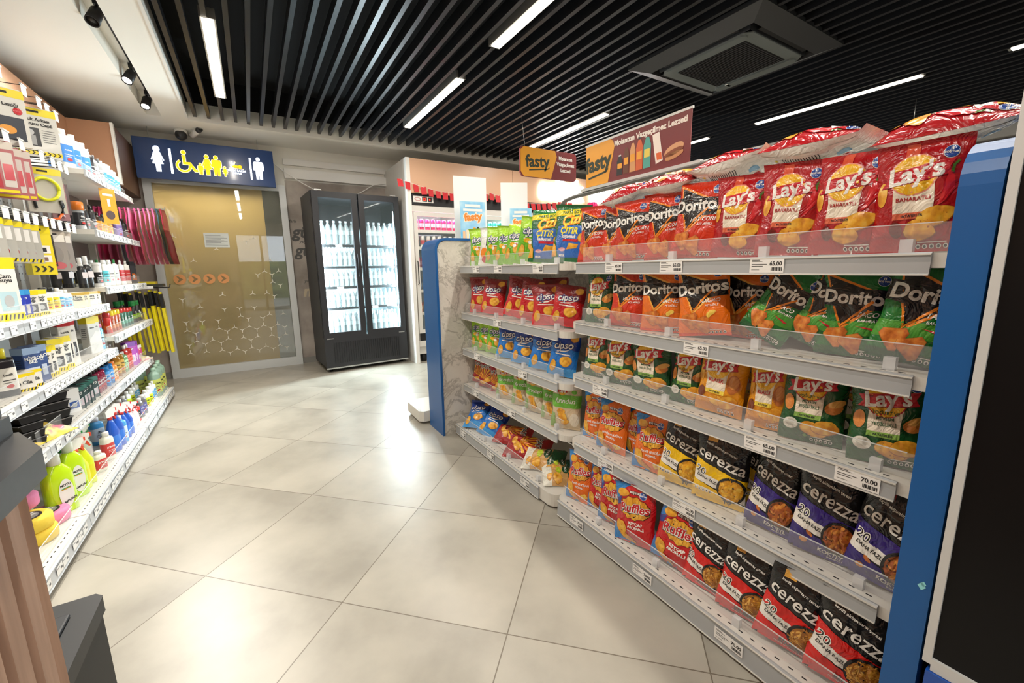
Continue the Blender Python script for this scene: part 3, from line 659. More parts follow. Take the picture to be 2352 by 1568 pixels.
def price_card(w=.085, price='65', big=True):
    t = Flat(); t.rect(-w/2, -.019, w/2, .019, TAGW, 1)
    t.text(price+'.00', w*.27, .004, .014, INK, 2, bold=.03); t.rect(-w*.44, .013, -w*.2, .0145, INK, 2)
    t.rect(-w*.44, .010, -w*.12, .0112, INK, 2); t.rect(-w*.44, .002, w*.02, .0035, INK, 2); t.rect(-w*.44, -.003, -w*.1, -.0015, INK, 2); t.rect(-w*.44, -.012, -w*.2, -.011, INK, 2)
    for i in range(11): t.rect(w*.14+i*.0026, -.014, w*.14+i*.0026+.0012+.0006*(i % 3), -.005, INK, 2)
    return t
def shelf(par, y0, y1, z, xf, xb, l0, l1, round_at, cards, holes, fence, base=False):
    """one shelf: board with slots, lip, rail, fence and clips. l0..l1 is the run of the lip"""
    th = .03 if not base else z-.012
    r = .055
    P = [(xb, y0), (xf+.006, y0)] if 'lo' not in round_at else [(xb, y0)]+[(xf+.006+r-r*math.sin(R_(a)), y0+r-r*math.cos(R_(a))) for a in range(0, 91, 15)]
    P += [(xf+.006, y1)] if 'hi' not in round_at else [(xf+.006+r-r*math.cos(R_(a)), y1-r+r*math.sin(R_(a))) for a in range(0, 91, 15)]
    P += [(xb, y1)]
    f = MB(); f.prism(P, 'z', z-th, z, SHELFW)
    if holes:
        y = l0+.02
        while y < l1-.02: f.box(xf+.022, xf+.026, y, y+.012, z, z+.0006, INK); y += .034
    s_ = f.build('shelf', par)
    f = MB(); zt = z+.002; zb = z-.045 if not base else .012
    RP = [(xf+.005, zt), (xf, zt), (xf-.004, zt-.004), (xf-.002, zt-.02), (xf-.004, zb+.004), (xf-.006, zb), (xf+.003, zb), (xf+.003, zt-.006)]
    f.prism(RP, 'y', l0, l1, RAIL); f.box(xf-.0065, xf-.0035, l0, l1, zt-.006, zt-.003, SHELFW); f.box(xf-.0065, xf-.004, l0, l1, zb, zb+.003, SHELFW)
    f.build('price_rail', s_)
    for yc, pr in cards:
        f = MB(); t = price_card(.088, pr); t.on(f, (xf-.0052, yc, (zt+zb)/2+.001), (0, -1, 0), (0, 0, 1), (-1, 0, 0), .0005); f.build('price_tag', s_)
    if fence:
        f = MB(); f.box(xf+.034, xf+.036, l0-.02 if 'lo' not in round_at else l0, l1, z+.004, z+.062, CLEAR); f.box(xf+.0335, xf+.0365, l0, l1, z+.061, z+.063, CLEARE); f.build('clear_fence', s_)
        y = l0+.05
        while y < l1:
            f = MB(); f.box(xf+.024, xf+.040, y-.011, y+.011, z, z+.030, CLEARE); f.build('clip', s_); y += .30
    return s_
ZN = [1.168, .912, .670, .358, .085]; ZF = [1.167, .858, .610, .355, .075]
cardsN = [[(1.19, '65'), (.93, '65'), (.625, '65')], [(.82, '65')], [(1.25, '70'), (.60, '65'), (.375, '70')], [(1.21, '70'), (.83, '65')], [(1.30, '70'), (.93, '70'), (.60, '70')]]
cardsF = [[(2.38, '35'), (2.10, '35'), (1.70, '40')], [(2.12, '40')], [(2.40, '35'), (1.85, '40')], [(2.44, '35'), (1.98, '45')], [(2.50, '35'), (2.10, '35'), (1.72, '45')]]
for k in range(5):
    b_ = k == 4
    shelf(SN, .247, 1.475, ZN[k], XB if b_ else XF, XS-.012, .305 if not b_ else .25, 1.415 if not b_ else 1.44, ('hi',), cardsN[k], k > 0, True, b_)
    shelf(SN, 1.485, 2.633, ZF[k], XB if b_ else XF, XS-.012, 1.545 if not b_ else 1.60, 2.628, ('lo',), cardsF[k], b_, True, b_)
# sign rail above the shelving with the long brand board
t = empty('brand_sign', G(0, 0, 0), GA, 'long orange and maroon brand board on a steel rail above the snack shelving', 'sign')
f = MB(); f.tube([(1.55, 2.03, 1.37), (1.55, 2.03, 1.47), (1.55, 2.02, 1.505), (1.55, 1.99, 1.525), (1.55, 1.9, 1.535), (1.55, .95, 1.548), (1.55, .80, 1.545), (1.55, .74, 1.52), (1.55, .73, 1.37)], .012, M('#6E6D6A', .4, metal=.6), 8)
f.box(1.54, 1.56, 1.12, 1.84, 1.548, 1.562, ALU); f.build('rail', t)
f = MB(); f.box(1.548, 1.552, 1.175, 1.81, 1.562, 1.775, MAR); f.box(1.546, 1.554, 1.17, 1.815, 1.765, 1.775, ALU); f.build('board', t)
fl = Flat(); fl.poly([(0, 0), (.165, 0), (.205, .16), (.195, .19), (.175, .20), (0, .20)], OR, 1)
fl.text('fasty', .09, .105, .10, GRN, 2, rot=.05, bold=.04); fl.poly([(.02, .045), (.15, .06), (.165, .07), (.165, .062), (.15, .05), (.02, .035)], GRN, 2)
fl.text('Molanızın Vazgeçilmez Lezzeti', .41, .170, .034, TX, 2, bold=.04)
def mini(x, w, h, c, c2, capc=None):
    fl.poly([(x, .02), (x+w, .02), (x+w, .02+h*.75), (x+w*.7, .02+h), (x+w*.3, .02+h), (x, .02+h*.75)], M(c, .4), 2); fl.rect(x+w*.12, .02+h*.35, x+w*.88, .02+h*.62, M(c2, .4), 3)
    if capc: fl.rect(x+w*.3, .02+h, x+w*.7, .02+h*1.08, M(capc, .4), 2)
mini(.225, .038, .085, '#222222', '#F0A62C', '#DDDDDD'); mini(.268, .035, .115, '#6A3A20', '#F0A62C'); mini(.308, .034, .125, '#D9A06A', '#F0A62C'); mini(.346, .040, .130, '#D5622F', '#F0A62C', '#333333'); mini(.390, .042, .130, '#4FA79C', '#E9D45A')
fl.poly([(.438, .15), (.475, .155), (.50, .035), (.462, .025)], TX, 2); fl.poly([(.462, .07), (.49, .07), (.495, .04), (.468, .04)], M('#E0662A', .4), 3)
fl.disc(.555, .065, .05, .022, M('#D9A57A', .5), 2, rot=.25); fl.disc(.555, .055, .048, .012, M('#8A4A2A', .5), 3, rot=.2); fl.disc(.557, .042, .047, .014, M('#C98F5E', .5), 3, rot=.2)
f = MB(); fl.on(f, (1.5478, 1.808, 1.565), (0, -1, 0), (0, 0, 1), (-1, 0, 0), .0005); f.build('board_print', t)
# hook and wire near the top bags
t = empty('ceiling_hook', Vector((5.23, 1.55, 0)), 0, 'small white hook hanging on a thin wire above the top bags', 'hook'); f = MB()
f.tube([(0, 0, ZC), (0, 0, 2.36)], .003, STEEL, 4); f.tube([(0, 0, 2.36), (.03, -.02, 2.34), (.04, -.03, 2.31), (.02, -.015, 2.27), (-.02, .015, 2.26), (-.04, .02, 2.29)], .008, WHITE, 6); f.build('hook', t)
# end unit beyond the marble panel
t = empty('end_shelving', G(0, 0, 0), GA, 'low white end unit jutting out behind the far blue end panel', 'shelving')
f = MB(); f.box(.93, 1.9, 2.93, 3.27, .02, .10, SHELFW, .03); f.build('base_shelf', t); f = MB(); f.box(.94, .945, 2.95, 3.25, .10, .16, CLEAR); f.build('clear_fence', t)
f = MB(); f.box(1.2, 1.9, 2.91, 2.93, 0, 1.33, GREYW); f.box(1.2, 2.25, 2.93, 3.50, 1.335, 1.35, SHELFW); f.box(2.2, 2.22, 2.93, 3.5, 0, 1.335, GREYW); f.build('back_panel', t)

# ---------------------------------------------------------------- bags
HB = 1.42
def bag_surface(w, h, T, seed, crush=1):
    sx, sy = seed*7.31, seed*3.17
    def prof(s, t):
        e = max(0, 1-abs(s)**2.6)**.62; tt = min(1, max(0, (t-.045)/.91)); k = max(0, math.sin(PI*tt))**.55
        return e*k
    def P(s, t, side):
        """s -1..1, t 0..1"""
        x = s*w/2*(1-.05*math.sin(PI*t)); z = t*h
        p = prof(s, t); a = noise.noise(Vector((s*1.5+sx, t*2+sy, side*3.1)))
        b_ = noise.noise(Vector((s*4+sx, t*2.2+sy, 5+side)))
        ed = math.exp(-t/.10)+math.exp(-(1-t)/.13)
        y = T/2*p*(1+.30*a)+.0028*(1-abs(b_)*2)*crush*min(1, p+.1)+.0016*math.sin(s*15+sx+3*a)*ed*crush*min(1, p*3)
        c_ = abs(noise.noise(Vector((s*2.2+t*2.8+sx, s*-1.6+t*1.4+sy, 9+side*2))))
        y -= .0045*crush*max(0, .16-c_)/.16*p
        bend = .012*noise.noise(Vector((t*1.6+sx, 1.3, sy)))+.012*(max(0, t-.93)/.07)**2*(1 if seed % 2 else -1)
        x += .006*noise.noise(Vector((t*3+sy, s, sx)))
        return Vector((x, (-y if side == 0 else y)+bend, z))
    return P
def make_bag(name, w, h, T, seed, front, back, seal, fl, backfl=None, crush=1):
    P0 = bag_surface(w, h, T, seed, crush); mb = MB(); nx, ny = 24, 34
    grid = {(sd, i, j): P0(-1+2*i/nx, j/ny, sd) for sd in (0, 1) for i in range(nx+1) for j in range(ny+1)}
    def P(s, t, side):
        a, b_ = (s+1)/2*nx, t*ny; i, j = min(nx-1, max(0, int(a))), min(ny-1, max(0, int(b_))); a -= i; b_ -= j
        g = grid; return (g[side, i, j]*(1-a)+g[side, i+1, j]*a)*(1-b_)+(g[side, i, j+1]*(1-a)+g[side, i+1, j+1]*a)*b_
    for side, mat in ((0, front), (1, back)):
        V = []; F = []
        for j in range(ny+1):
            for i in range(nx+1): V.append(grid[side, i, j])
        for j in range(ny):
            for i in range(nx):
                a = j*(nx+1)+i; q = (a, a+1, a+nx+2, a+nx+1); F.append(q if side == 0 else q[::-1])
        mb.add(V, F, mat, True)
    def mk(side, flip):
        def fn(u, v, l):
            s_, t_ = max(-1, min(1, u*2)), max(0, min(1, v/HB)); s2 = -s_ if side else s_
            p = P(s2, t_, side); e = .02
            tx = P(min(1, s2+e), t_, side)-P(max(-1, s2-e), t_, side); tz = P(s2, min(1, t_+e), side)-P(s2, max(0, t_-e), side)
            n = tx.cross(tz).normalized(); n = n if side == 0 else -n
            return p+n*(.0007+.00035*l)
        return fn
    for vs, fs, mat in fl.cut(1/24, (-.49, .49), (.02, 1.40)): mb.add([mk(0, 0)(*v) for v in vs], fs, mat, True)
    if backfl:
        for vs, fs, mat in backfl.cut(1/24, (-.47, .47), (.02, 1.40)): mb.add([mk(1, 0)(*v) for v in vs], fs, mat, True)
    f = MB()
    return mb.build(name)
FO = dict(rough=.27, coat=.55)
_F = {}
def film(c):
    if c in _F: return _F[c]
    m, N, L, b = nodes('foil_print'); b.inputs['Base Color'].default_value = lin(c); b.inputs['Roughness'].default_value = .26; b.inputs['Coat Weight'].default_value = .45; b.inputs['Coat Roughness'].default_value = .06
    tc = N.new('ShaderNodeTexCoord'); n = N.new('ShaderNodeTexNoise'); n.inputs['Scale'].default_value = 13; n.inputs['Detail'].default_value = 3; n.inputs['Distortion'].default_value = 1.8; L.new(tc.outputs['Object'], n.inputs['Vector'])
    n2 = N.new('ShaderNodeMath'); n2.operation = 'PINGPONG'; n2.inputs[1].default_value = .09; L.new(n.outputs['Fac'], n2.inputs[0])
    bp = N.new('ShaderNodeBump'); bp.inputs['Strength'].default_value = .38; bp.inputs['Distance'].default_value = .045; L.new(n2.outputs[0], bp.inputs['Height']); L.new(bp.outputs['Normal'], b.inputs['Normal']); L.new(bp.outputs['Normal'], b.inputs['Coat Normal'])
    _F[c] = m; return m
Wt = film('#F4F1EA'); CRM = film('#EFE3CF'); BK = film('#141416'); NV = film('#2B4FA0'); OGE = film('#F28A1E'); YEL = film('#F6B91F'); RD = film('#C8202B'); GN = film('#2C7A3C')
def badge(fl, cx=.3, cy=1.22, r=.075):
    fl.disc(cx, cy, r*1.08, r*1.08, Wt, 4); fl.disc(cx, cy, r, r, NV, 5); fl.text('BOŞ YOK!', cx, cy-.005, r*.42, Wt, 6, bold=.05); fl.rect(cx-.015, cy+.02, cx-.004, cy+.055, Wt, 6); fl.rect(cx+.004, cy+.02, cx+.015, cy+.055, Wt, 6)
def icons(fl, x0=.02, y=.075):
    for i in range(5): fl.disc(x0+.03+i*.07, y, .027, .032, Wt, 4, 12); fl.disc(x0+.03+i*.07, y, .015, .02, BK, 5, 8)
    fl.rect(x0+.02, y+.045, x0+.32, y+.058, Wt, 4)
def chip(fl, cx, cy, rx, ry, rot=0, l=4, e=True):
    if e: fl.disc(cx, cy-.006, rx*1.05, ry*1.05, CHIPE, l-.5, 18, rot, .05)
    fl.disc(cx, cy, rx, ry, CHIP, l, 18, rot, .05)
def tri(fl, cx, cy, s_, rot, l=4):
    P = []
    for k in range(3):
        a = rot+k*2*PI/3
        for d in (-.22, .22): P.append((cx+s_*math.cos(a+d), cy+s_*math.sin(a+d)))
    fl.poly([(cx+(x-cx)*1.05, cy+(y-cy)*1.05-.004) for x, y in P], CHIPE, l-.5); fl.poly(P, CHIPO, l)
def d_disc(kind):
    fl = Flat(); base = {'R': '#AE0F18', 'G': '#124E22', 'Y': '#E09310'}[kind]
    cx, cy = -.06, .99
    fl.rect(cx-.11, 1.1, cx+.03, 1.40, film({'R': '#D8553A', 'G': '#3E7A3A', 'Y': '#EFC04A'}[kind]), 1)
    fl.disc(cx, cy, .268, .268, film({'R': '#E8927A', 'G': '#C8202B', 'Y': '#F5E2B0'}[kind]), 2); fl.disc(cx, cy, .25, .25, YEL, 3)
    for i in range(18):
        a = 2*PI*i/18; fl.poly([(cx+.10*math.cos(a), cy+.10*math.sin(a)), (cx+.238*math.cos(a-.05), cy+.238*math.sin(a-.05)), (cx+.238*math.cos(a+.05), cy+.238*math.sin(a+.05))], film('#FBD04A'), 3.3)
    fl.rect(-.27, .50, .17, .90, CRM, 1.5)
    rb = [(-.42, .86), (-.35, .95), (-.40, 1.04), (-.10, 1.08), (.36, 1.15), (.30, 1.04), (.34, .96), (.05, .90)]
    fl.poly([(x, y-.01) for x, y in rb], film('#8E1018'), 3.5); fl.poly(rb, RD, 4)
    fl.text("Lay's", cx+.01, 1.0, .31, Wt, 5, rot=.14, bold=.03, shear=.12)
    fl.rect(-.27, .43, .17, .51, film({'R': '#DE6A4A', 'G': '#8CB854', 'Y': '#F6D94A'}[kind]), 2.5); fl.text('PATATESLER', -.05, .468, .045, INK, 5, bold=.03)
    if kind == 'R':
        fl.text('BAHARATLI', -.05, .68, .072, film('#A8161F'), 5, bold=.02)
        fl.poly([(.30, .98), (.36, .92), (.36, .76), (.28, .62), (.20, .56), (.24, .68), (.26, .84)], film('#D0202A'), 4); fl.poly([(.31, .97), (.33, 1.06), (.38, 1.12), (.40, 1.10), (.355, 1.05), (.345, .96)], film('#4E7A2A'), 4)
        fl.disc(-.40, .78, .06, .16, CHIP, 2); fl.disc(-.22, .30, .075, .11, film('#6E1A14'), 4, rot=.3)
        chip(fl, .20, .44, .20, .12, .3); chip(fl, .04, .28, .17, .13, -.2, 5)
    elif kind == 'G':
        for i, s_ in enumerate(('YOĞURT VE', 'MEVSİM', 'YEŞİLLİKLİ')): fl.text(s_, -.05, .80-i*.085, .066, film('#2E5A34'), 5, bold=.02)
        P_ = film('#D9873A'); fl.disc(.32, .66, .13, .10, P_, 3, rot=.3); fl.disc(.36, .74, .12, .06, film('#E9B05A'), 4, rot=.4); fl.disc(-.38, .66, .08, .14, P_, 2)
        fl.disc(-.30, .30, .12, .10, film('#E9E6DA'), 4); fl.disc(-.30, .31, .08, .06, film('#CFCBBE'), 5)
        chip(fl, .06, .26, .20, .12, -.3); chip(fl, .24, .32, .19, .12, .15, 5); fl.poly([(-.1, .13), (-.05, .17), (-.02, .12), (-.06, .1)], film('#5E9A3A'), 4)
    else:
        fl.text('KLASİK', -.05, .70, .10, RD, 5, bold=.02); fl.disc(.30, .68, .12, .19, film('#B9692E'), 3); fl.disc(.31, .72, .09, .13, film('#D08A4A'), 4); fl.disc(-.36, .42, .09, .12, film('#7A3A1E'), 3); fl.disc(-.40, .80, .07, .16, CHIP, 2)
        chip(fl, .02, .30, .17, .11, 0); chip(fl, .24, .30, .18, .13, .5, 5); fl.rect(-.5, .03, .5, .2, film('#D98A22'), 1)
    icons(fl); badge(fl); return base, fl
def d_tri(kind):
    fl = Flat(); base, fv = {'R': ('#D2300E', 'HOT CORN'), 'O': ('#F0740A', 'NACHO'), 'G': ('#0F7028', 'TACO')}[kind]
    tr_ = [(-.42, 1.30), (.44, .98), (-.16, .50)]
    fl.poly([(-.47, 1.36), (.50, .99), (-.17, .43)], OGE if kind != 'O' else film('#FBB44A'), 1); fl.poly(tr_, film('#1A1414'), 2)
    fl.poly([(-.5, .84), (-.5, 1.12), (.46, 1.10), (.48, .80), (.1, .76)], film('#1E1616'), 1.5)
    fl.text('Doritos', .01, .955, .295, Wt, 5, rot=.07 if kind != 'G' else -.02, bold=.03, outline=BK, ow=.035)
    fl.poly([(-.19, .45), (-.15, .53), (.22, .93), (.25, .90)], OGE, 6)
    fl.text(fv, .18, .70, .10, Wt, 5, rot=.05, bold=.015, shear=.25); fl.text({'R': 'ACI MISIRLI', 'O': 'PEYNİRLİ', 'G': 'BAHARATLI'}[kind], .22, .61, .055, Wt, 5, rot=.05, shear=.2)
    if kind == 'G':
        fl.poly([(-.5, .55), (.5, .62), (.5, .40), (-.5, .30)], film('#4C9A34'), 1); fl.poly([(.05, .52), (.30, .46), (.36, .48), (.28, .50)], RD, 5)
        fl.poly([(-.5, .03), (.5, .03), (.5, .16), (-.5, .14)], film('#1A5A2A'), 1)
    if kind == 'O': fl.disc(.22, .46, .08, .045, film('#F6D25A'), 5, rot=.5); fl.disc(.17, .42, .04, .05, film('#F6D25A'), 5)
    fl.rect(-.5, .0, .5, .06, film({'R': '#A5240F', 'O': '#D8431A', 'G': '#17502A'}[kind]), 1.2)
    tri(fl, -.22, .33, .19, R_(-80)); tri(fl, .02, .24, .19, R_(-70), 5); icons(fl, .08); badge(fl, .32, 1.24); return base, fl
def d_ruf(kind):
    fl = Flat(); base = {'O': '#EE7010', 'R': '#CC1018'}[kind]; BL = film('#1F7FC8')
    fl.poly([(-.5, 1.42), (-.5, .95), (-.30, 1.1), (-.22, 1.28), (-.02, 1.42)], BL, 1); fl.poly([(-.5, 0), (-.5, .5), (-.35, .25), (0, .05), (.1, 0)], BL, 1); fl.poly([(-.5, .96), (-.5, .80), (-.35, .9), (-.3, 1.08)], film('#2B3F90'), 1)
    chip(fl, -.26, 1.18, .15, .085, .15); chip(fl, -.28, .36, .13, .17, .4); chip(fl, -.12, .14, .2, .07, -.4, 5)
    Z = []
    for i in range(22):
        a = 2*PI*i/22; r = 1.0 if i % 2 else .86; Z.append((.04+.38*r*math.cos(a), .88+.27*r*math.sin(a)))
    fl.poly([(x*1.03, .88+(y-.88)*1.04) for x, y in Z], BK, 2); fl.poly(Z, CHIP, 3)
    for i in range(-4, 5):
        k_ = .2*(1-(abs(i)/4.6)**2)**.5; fl.poly([(.03+i*.072, .86-k_), (.037+i*.072, .86-k_), (.065+i*.072, .90+k_), (.058+i*.072, .90+k_)], CHIPE, 3.3)
    fl.text('Ruffles', .03, .87, .27, BK, 4.5, rot=.10, bold=.095, shear=.15); fl.text('Ruffles', .03, .875, .27, Wt, 5, rot=.10, bold=.065, shear=.15); fl.text('Ruffles', .03, .88, .27, film('#C0141E'), 6, rot=.10, bold=.02, shear=.15)
    L_ = ('PEYNİR VE SOĞAN', 'AROMALI') if kind == 'O' else ('KETÇAP', 'AROMALI')
    for i, s_ in enumerate(L_): fl.text(s_, .10, .53-i*.095, .075 if kind == 'O' else .098, Wt, 5, rot=.03, bold=.04)
    if kind == 'O': fl.poly([(.14, .24), (.32, .30), (.40, .20), (.22, .12)], film('#F6CF5A'), 4); fl.disc(.25, .21, .02, .02, OGE, 5); fl.disc(.32, .22, .015, .015, OGE, 5)
    fl.rect(-.08, 1.19, .16, 1.26, film('#5A2A2A'), 3); fl.text('BOŞ YOK!', .04, 1.225, .055, Wt, 4, bold=.04); badge(fl, .24, 1.21, .08); return base, fl
def d_cer(kind):
    fl = Flat(); c, nm = {'Y': ('#F6C60A', 'TV'), 'P': ('#32207A', 'KOKTEYL'), 'R': ('#DC1A14', 'SİNEMA')}[kind]; c = film(c)
    fl.poly([(-.5, .62), (-.5, .86), (.5, .62), (.5, .38)], c, 1); fl.poly([(-.5, .62), (-.5, .40), (.1, .32), (.5, .14), (.5, .42)], Wt, 2); fl.poly([(-.5, .0), (-.5, .40), (.1, .28), (.5, .10), (.5, 0)], c, 1)
    fl.text('cerezza', 0, .92, .30, Wt, 5, rot=-.24, bold=.01); fl.text('keyifli akşamların çerezi', -.02, 1.13, .062, Wt, 5, rot=-.24)
    fl.text('20', -.36, .63, .19, Wt, 5, rot=-.22, bold=.07); fl.text('20', -.36, .63, .19, BK, 5.5, rot=-.22, bold=.0); fl.text('DAHA FAZLA', -.20, .475, .078, BK, 5, rot=-.2, bold=.02)
    fl.disc(.24, .40, .265, .265, BK, 4, 28); fl.disc(.24, .40, .22, .22, film({'Y': '#D8981E', 'P': '#8E4A1C', 'R': '#A86A22'}[kind]), 4.5, 26); rn = random.Random(4)
    for i in range(46):
        r = .20*math.sqrt(rn.random()); a = rn.random()*2*PI; x, y = .24+r*math.cos(a), .40+r*math.sin(a)
        if kind == 'Y': fl.disc(x, y, .036, .034, film(rn.choice(['#F2B52A', '#E9A31E', '#F7C84A'])), 5+i*.05, 10)
        elif kind == 'P': fl.disc(x, y, .05, .026, film(rn.choice(['#C8702A', '#B5602A', '#D98E3A', '#A8521E'])), 5+i*.05, 10, rn.random()*3)
        else:
            t_ = rn.random()*PI; d = Vector((math.cos(t_), math.sin(t_)))*.07; q = Vector((-math.sin(t_), math.cos(t_)))*.010
            fl.poly([(x-d.x-q.x, y-d.y-q.y), (x+d.x-q.x, y+d.y-q.y), (x+d.x+q.x, y+d.y+q.y), (x-d.x+q.x, y-d.y+q.y)], film(rn.choice(['#E0A23A', '#C9862A', '#EDB85A', '#B8742A'])), 5+i*.05)
    if kind == 'Y': fl.text('TV', .18, .10, .12, BK, 5, rot=-.15, bold=.04); icons(fl, -.46, .22)
    elif kind == 'P': fl.text('KOKTEYL', .17, .12, .10, Wt, 5, rot=-.1, bold=.02); fl.disc(-.28, .2, .06, .04, film('#D98E3A'), 4); fl.disc(-.2, .33, .07, .03, film('#C8702A'), 4, rot=-.5); fl.text('BAHARATLI', .22, .05, .045, Wt, 5)
    else: fl.text('SİNEMA', .10, .13, .12, BK, 5, rot=-.12, bold=.04); fl.text('PEYNİR VE SOĞAN AROMALI', .12, .055, .045, Wt, 5, rot=-.1)
    fl.poly([(-.30, 1.24), (-.12, 1.24), (-.12, 1.36), (-.30, 1.36)], film('#E3A84A') if kind != 'P' else film('#8E1C20'), 3)
    return '#161618', fl
def d_cip(kind):
    fl = Flat(); base, b2 = {'R': ('#C40A16', '#84060E'), 'G': ('#6CBE12', '#A8DA2A'), 'B': ('#0E74D0', '#0A389A')}[kind]
    fl.poly([(-.5, 1.42), (-.5, 1.05), (.5, .85), (.5, 1.42)], film(b2), 1); fl.rect(-.5, 0, .5, .3, film({'R': '#D8343A', 'G': '#8CC63A', 'B': '#3A9AE0'}[kind]), 1)
    fl.text('cipso', 0, .98, .31, film('#1E2A72'), 4, rot=.1, bold=.08, shear=.15); fl.text('cipso', 0, .985, .31, Wt, 5, rot=.1, bold=.01, shear=.15); fl.poly([(-.2, .80), (.1, .84), (.3, .92), (.1, .80), (-.2, .77)], Wt, 4)
    fl.rect(-.25, .70, .28, .735, Wt, 3); chip(fl, .16, .52, .20, .16, .2); chip(fl, -.28, .32, .11, .19, -.2, 5); chip(fl, .32, 1.24, .13, .10, .3)
    if kind == 'G': fl.disc(-.1, .66, .14, .08, YEL, 4); fl.disc(.02, .62, .10, .06, Wt, 5); fl.disc(.1, .66, .05, .05, RD, 4)
    return base, fl
def d_cit():
    fl = Flat(); fl.poly([(-.5, 1.12), (-.5, 1.26), (.5, 1.34), (.5, 1.20)], film('#F2DF2A'), 2); fl.text('PARTİ BOY', -.02, 1.225, .10, film('#2E5A34'), 4, rot=.07, bold=.03)
    fl.text('Çizi', -.05, 1.02, .34, OGE, 4.5, rot=.2, bold=.06, shear=.4); fl.text('Çizi', -.05, 1.03, .34, film('#F9E23A'), 5, rot=.2, bold=.02, shear=.4)
    fl.poly([(-.42, .88), (.34, .90), (.40, .60), (.34, .12), (-.30, .10), (-.42, .5)], film('#2A6AC0'), 2); fl.text('ÇITIR', -.05, .76, .22, film('#F2E23A'), 5, bold=.03, shear=.1); fl.text('kaşarmalı', -.04, .62, .11, Wt, 5, bold=.04, shear=.2)
    fl.rect(-.2, .50, .26, .56, RD, 5); chip(fl, .36, .62, .13, .10, .3); fl.poly([(-.08, .30), (.22, .34), (.28, .44), (.0, .46)], CHIP, 5); fl.poly([(-.5, .1), (-.5, .5), (-.38, .35), (-.36, .12)], CHIP, 4)
    fl.disc(-.2, .3, .1, .05, film('#D9A0A8'), 4); fl.text('MISIR', -.2, .15, .07, Wt, 5, bold=.03); fl.disc(.36, 1.12, .10, .09, RD, 5, 8); return '#146A34', fl
def d_fir():
    fl = Flat(); fl.rect(-.5, .72, .5, 1.12, film('#6DB93A'), 2); fl.text('fırından', 0, .93, .22, Wt, 5, rot=.02, bold=.01, shear=.25); fl.disc(-.12, 1.22, .14, .12, YEL, 3); fl.poly([(-.30, 1.18), (.06, 1.20), (.04, 1.28), (-.28, 1.25)], RD, 4); fl.text("Lay's", -.12, 1.225, .12, Wt, 5, rot=.05, bold=.05)
    fl.disc(.28, 1.22, .09, .06, film('#6DB93A'), 4)
    for i in range(4): chip(fl, -.12+i*.05, .60-i*.11, .15, .085, .1*i, 4+i*.3)
    fl.poly([(-.5, .05), (-.5, .55), (-.34, .5), (-.30, .2), (-.36, .05)], film('#8FAE6A'), 3); fl.disc(.33, .35, .14, .22, film('#EADFC8'), 3); return '#D6C2A0', fl
def d_pat():
    fl = Flat()
    for i in range(9):
        a = R_(20+i*17); fl.poly([(-.1, .45), (-.1+.5*math.cos(a), .45+.62*math.sin(a)), (-.1+.5*math.cos(a+.16), .45+.62*math.sin(a+.16))], OGE if i % 2 else YEL, 2)
    fl.text('PATOS', 0, 1.08, .24, Wt, 4, rot=.1, bold=.08); fl.text('PATOS', 0, 1.085, .24, BK, 5, rot=.1, bold=.01); chip(fl, .1, .42, .24, .10, .5); chip(fl, -.15, .26, .2, .09, .2, 5); return '#A2161A', fl
def d_veg():
    fl = Flat(); fl.rect(-.5, 0, .5, .34, film('#EDEADC'), 1); fl.rect(-.5, 1.0, .5, 1.42, film('#1C5A34'), 1); DG = film('#1E4A2A'); fl.disc(-.16, .86, .24, .13, DG, 3); fl.disc(.2, 1.04, .22, .11, DG, 3)
    fl.disc(-.12, .60, .22, .10, film('#B9CC2A'), 3); fl.text('FINDIK', -.16, .86, .10, Wt, 5); fl.text('taze', .2, 1.04, .10, Wt, 5); chip(fl, .28, .55, .2, .16, .3); chip(fl, .2, .26, .16, .1, 0); return '#D9A868', fl
def d_wh():
    fl = Flat(); fl.text('10', .1, .85, .34, BK, 5, bold=.06); fl.disc(-.1, .45, .24, .2, OGE, 3); fl.disc(.15, .35, .2, .18, film('#8CC63A'), 4); fl.disc(-.05, .2, .2, .12, RD, 5); fl.rect(.2, .5, .5, 1.2, film('#2C8A3C'), 2); return '#E9EAE4', fl
def back_print():
    fl = Flat(); fl.rect(-.42, .10, .42, 1.3, film('#ECE8E0'), 1)
    for i in range(14): fl.rect(-.36, .40+i*.035, -.36+.5-.08*(i % 3), .412+i*.035, INK, 2)
    for i in range(26): fl.rect(.06+i*.012, .14, .06+i*.012+.005, .34, INK, 2)
    for i, c in enumerate(('#E9D83A', '#D8388A', '#2AA0D8', '#222222')): fl.disc(-.3+i*.07, .30, .025, .02, M(c, .5), 2, 10)
    fl.poly([(.1, 1.0), (.36, 1.03), (.34, 1.12), (.1, 1.1)], RD, 2); fl.disc(-.1, 1.1, .12, .08, film('#7FB4D8'), 2); return fl
SILV = M('#B9BCC0', .25, metal=.7, coat=.3, name='foil_inside'); BLB = film('#3E5FA8')
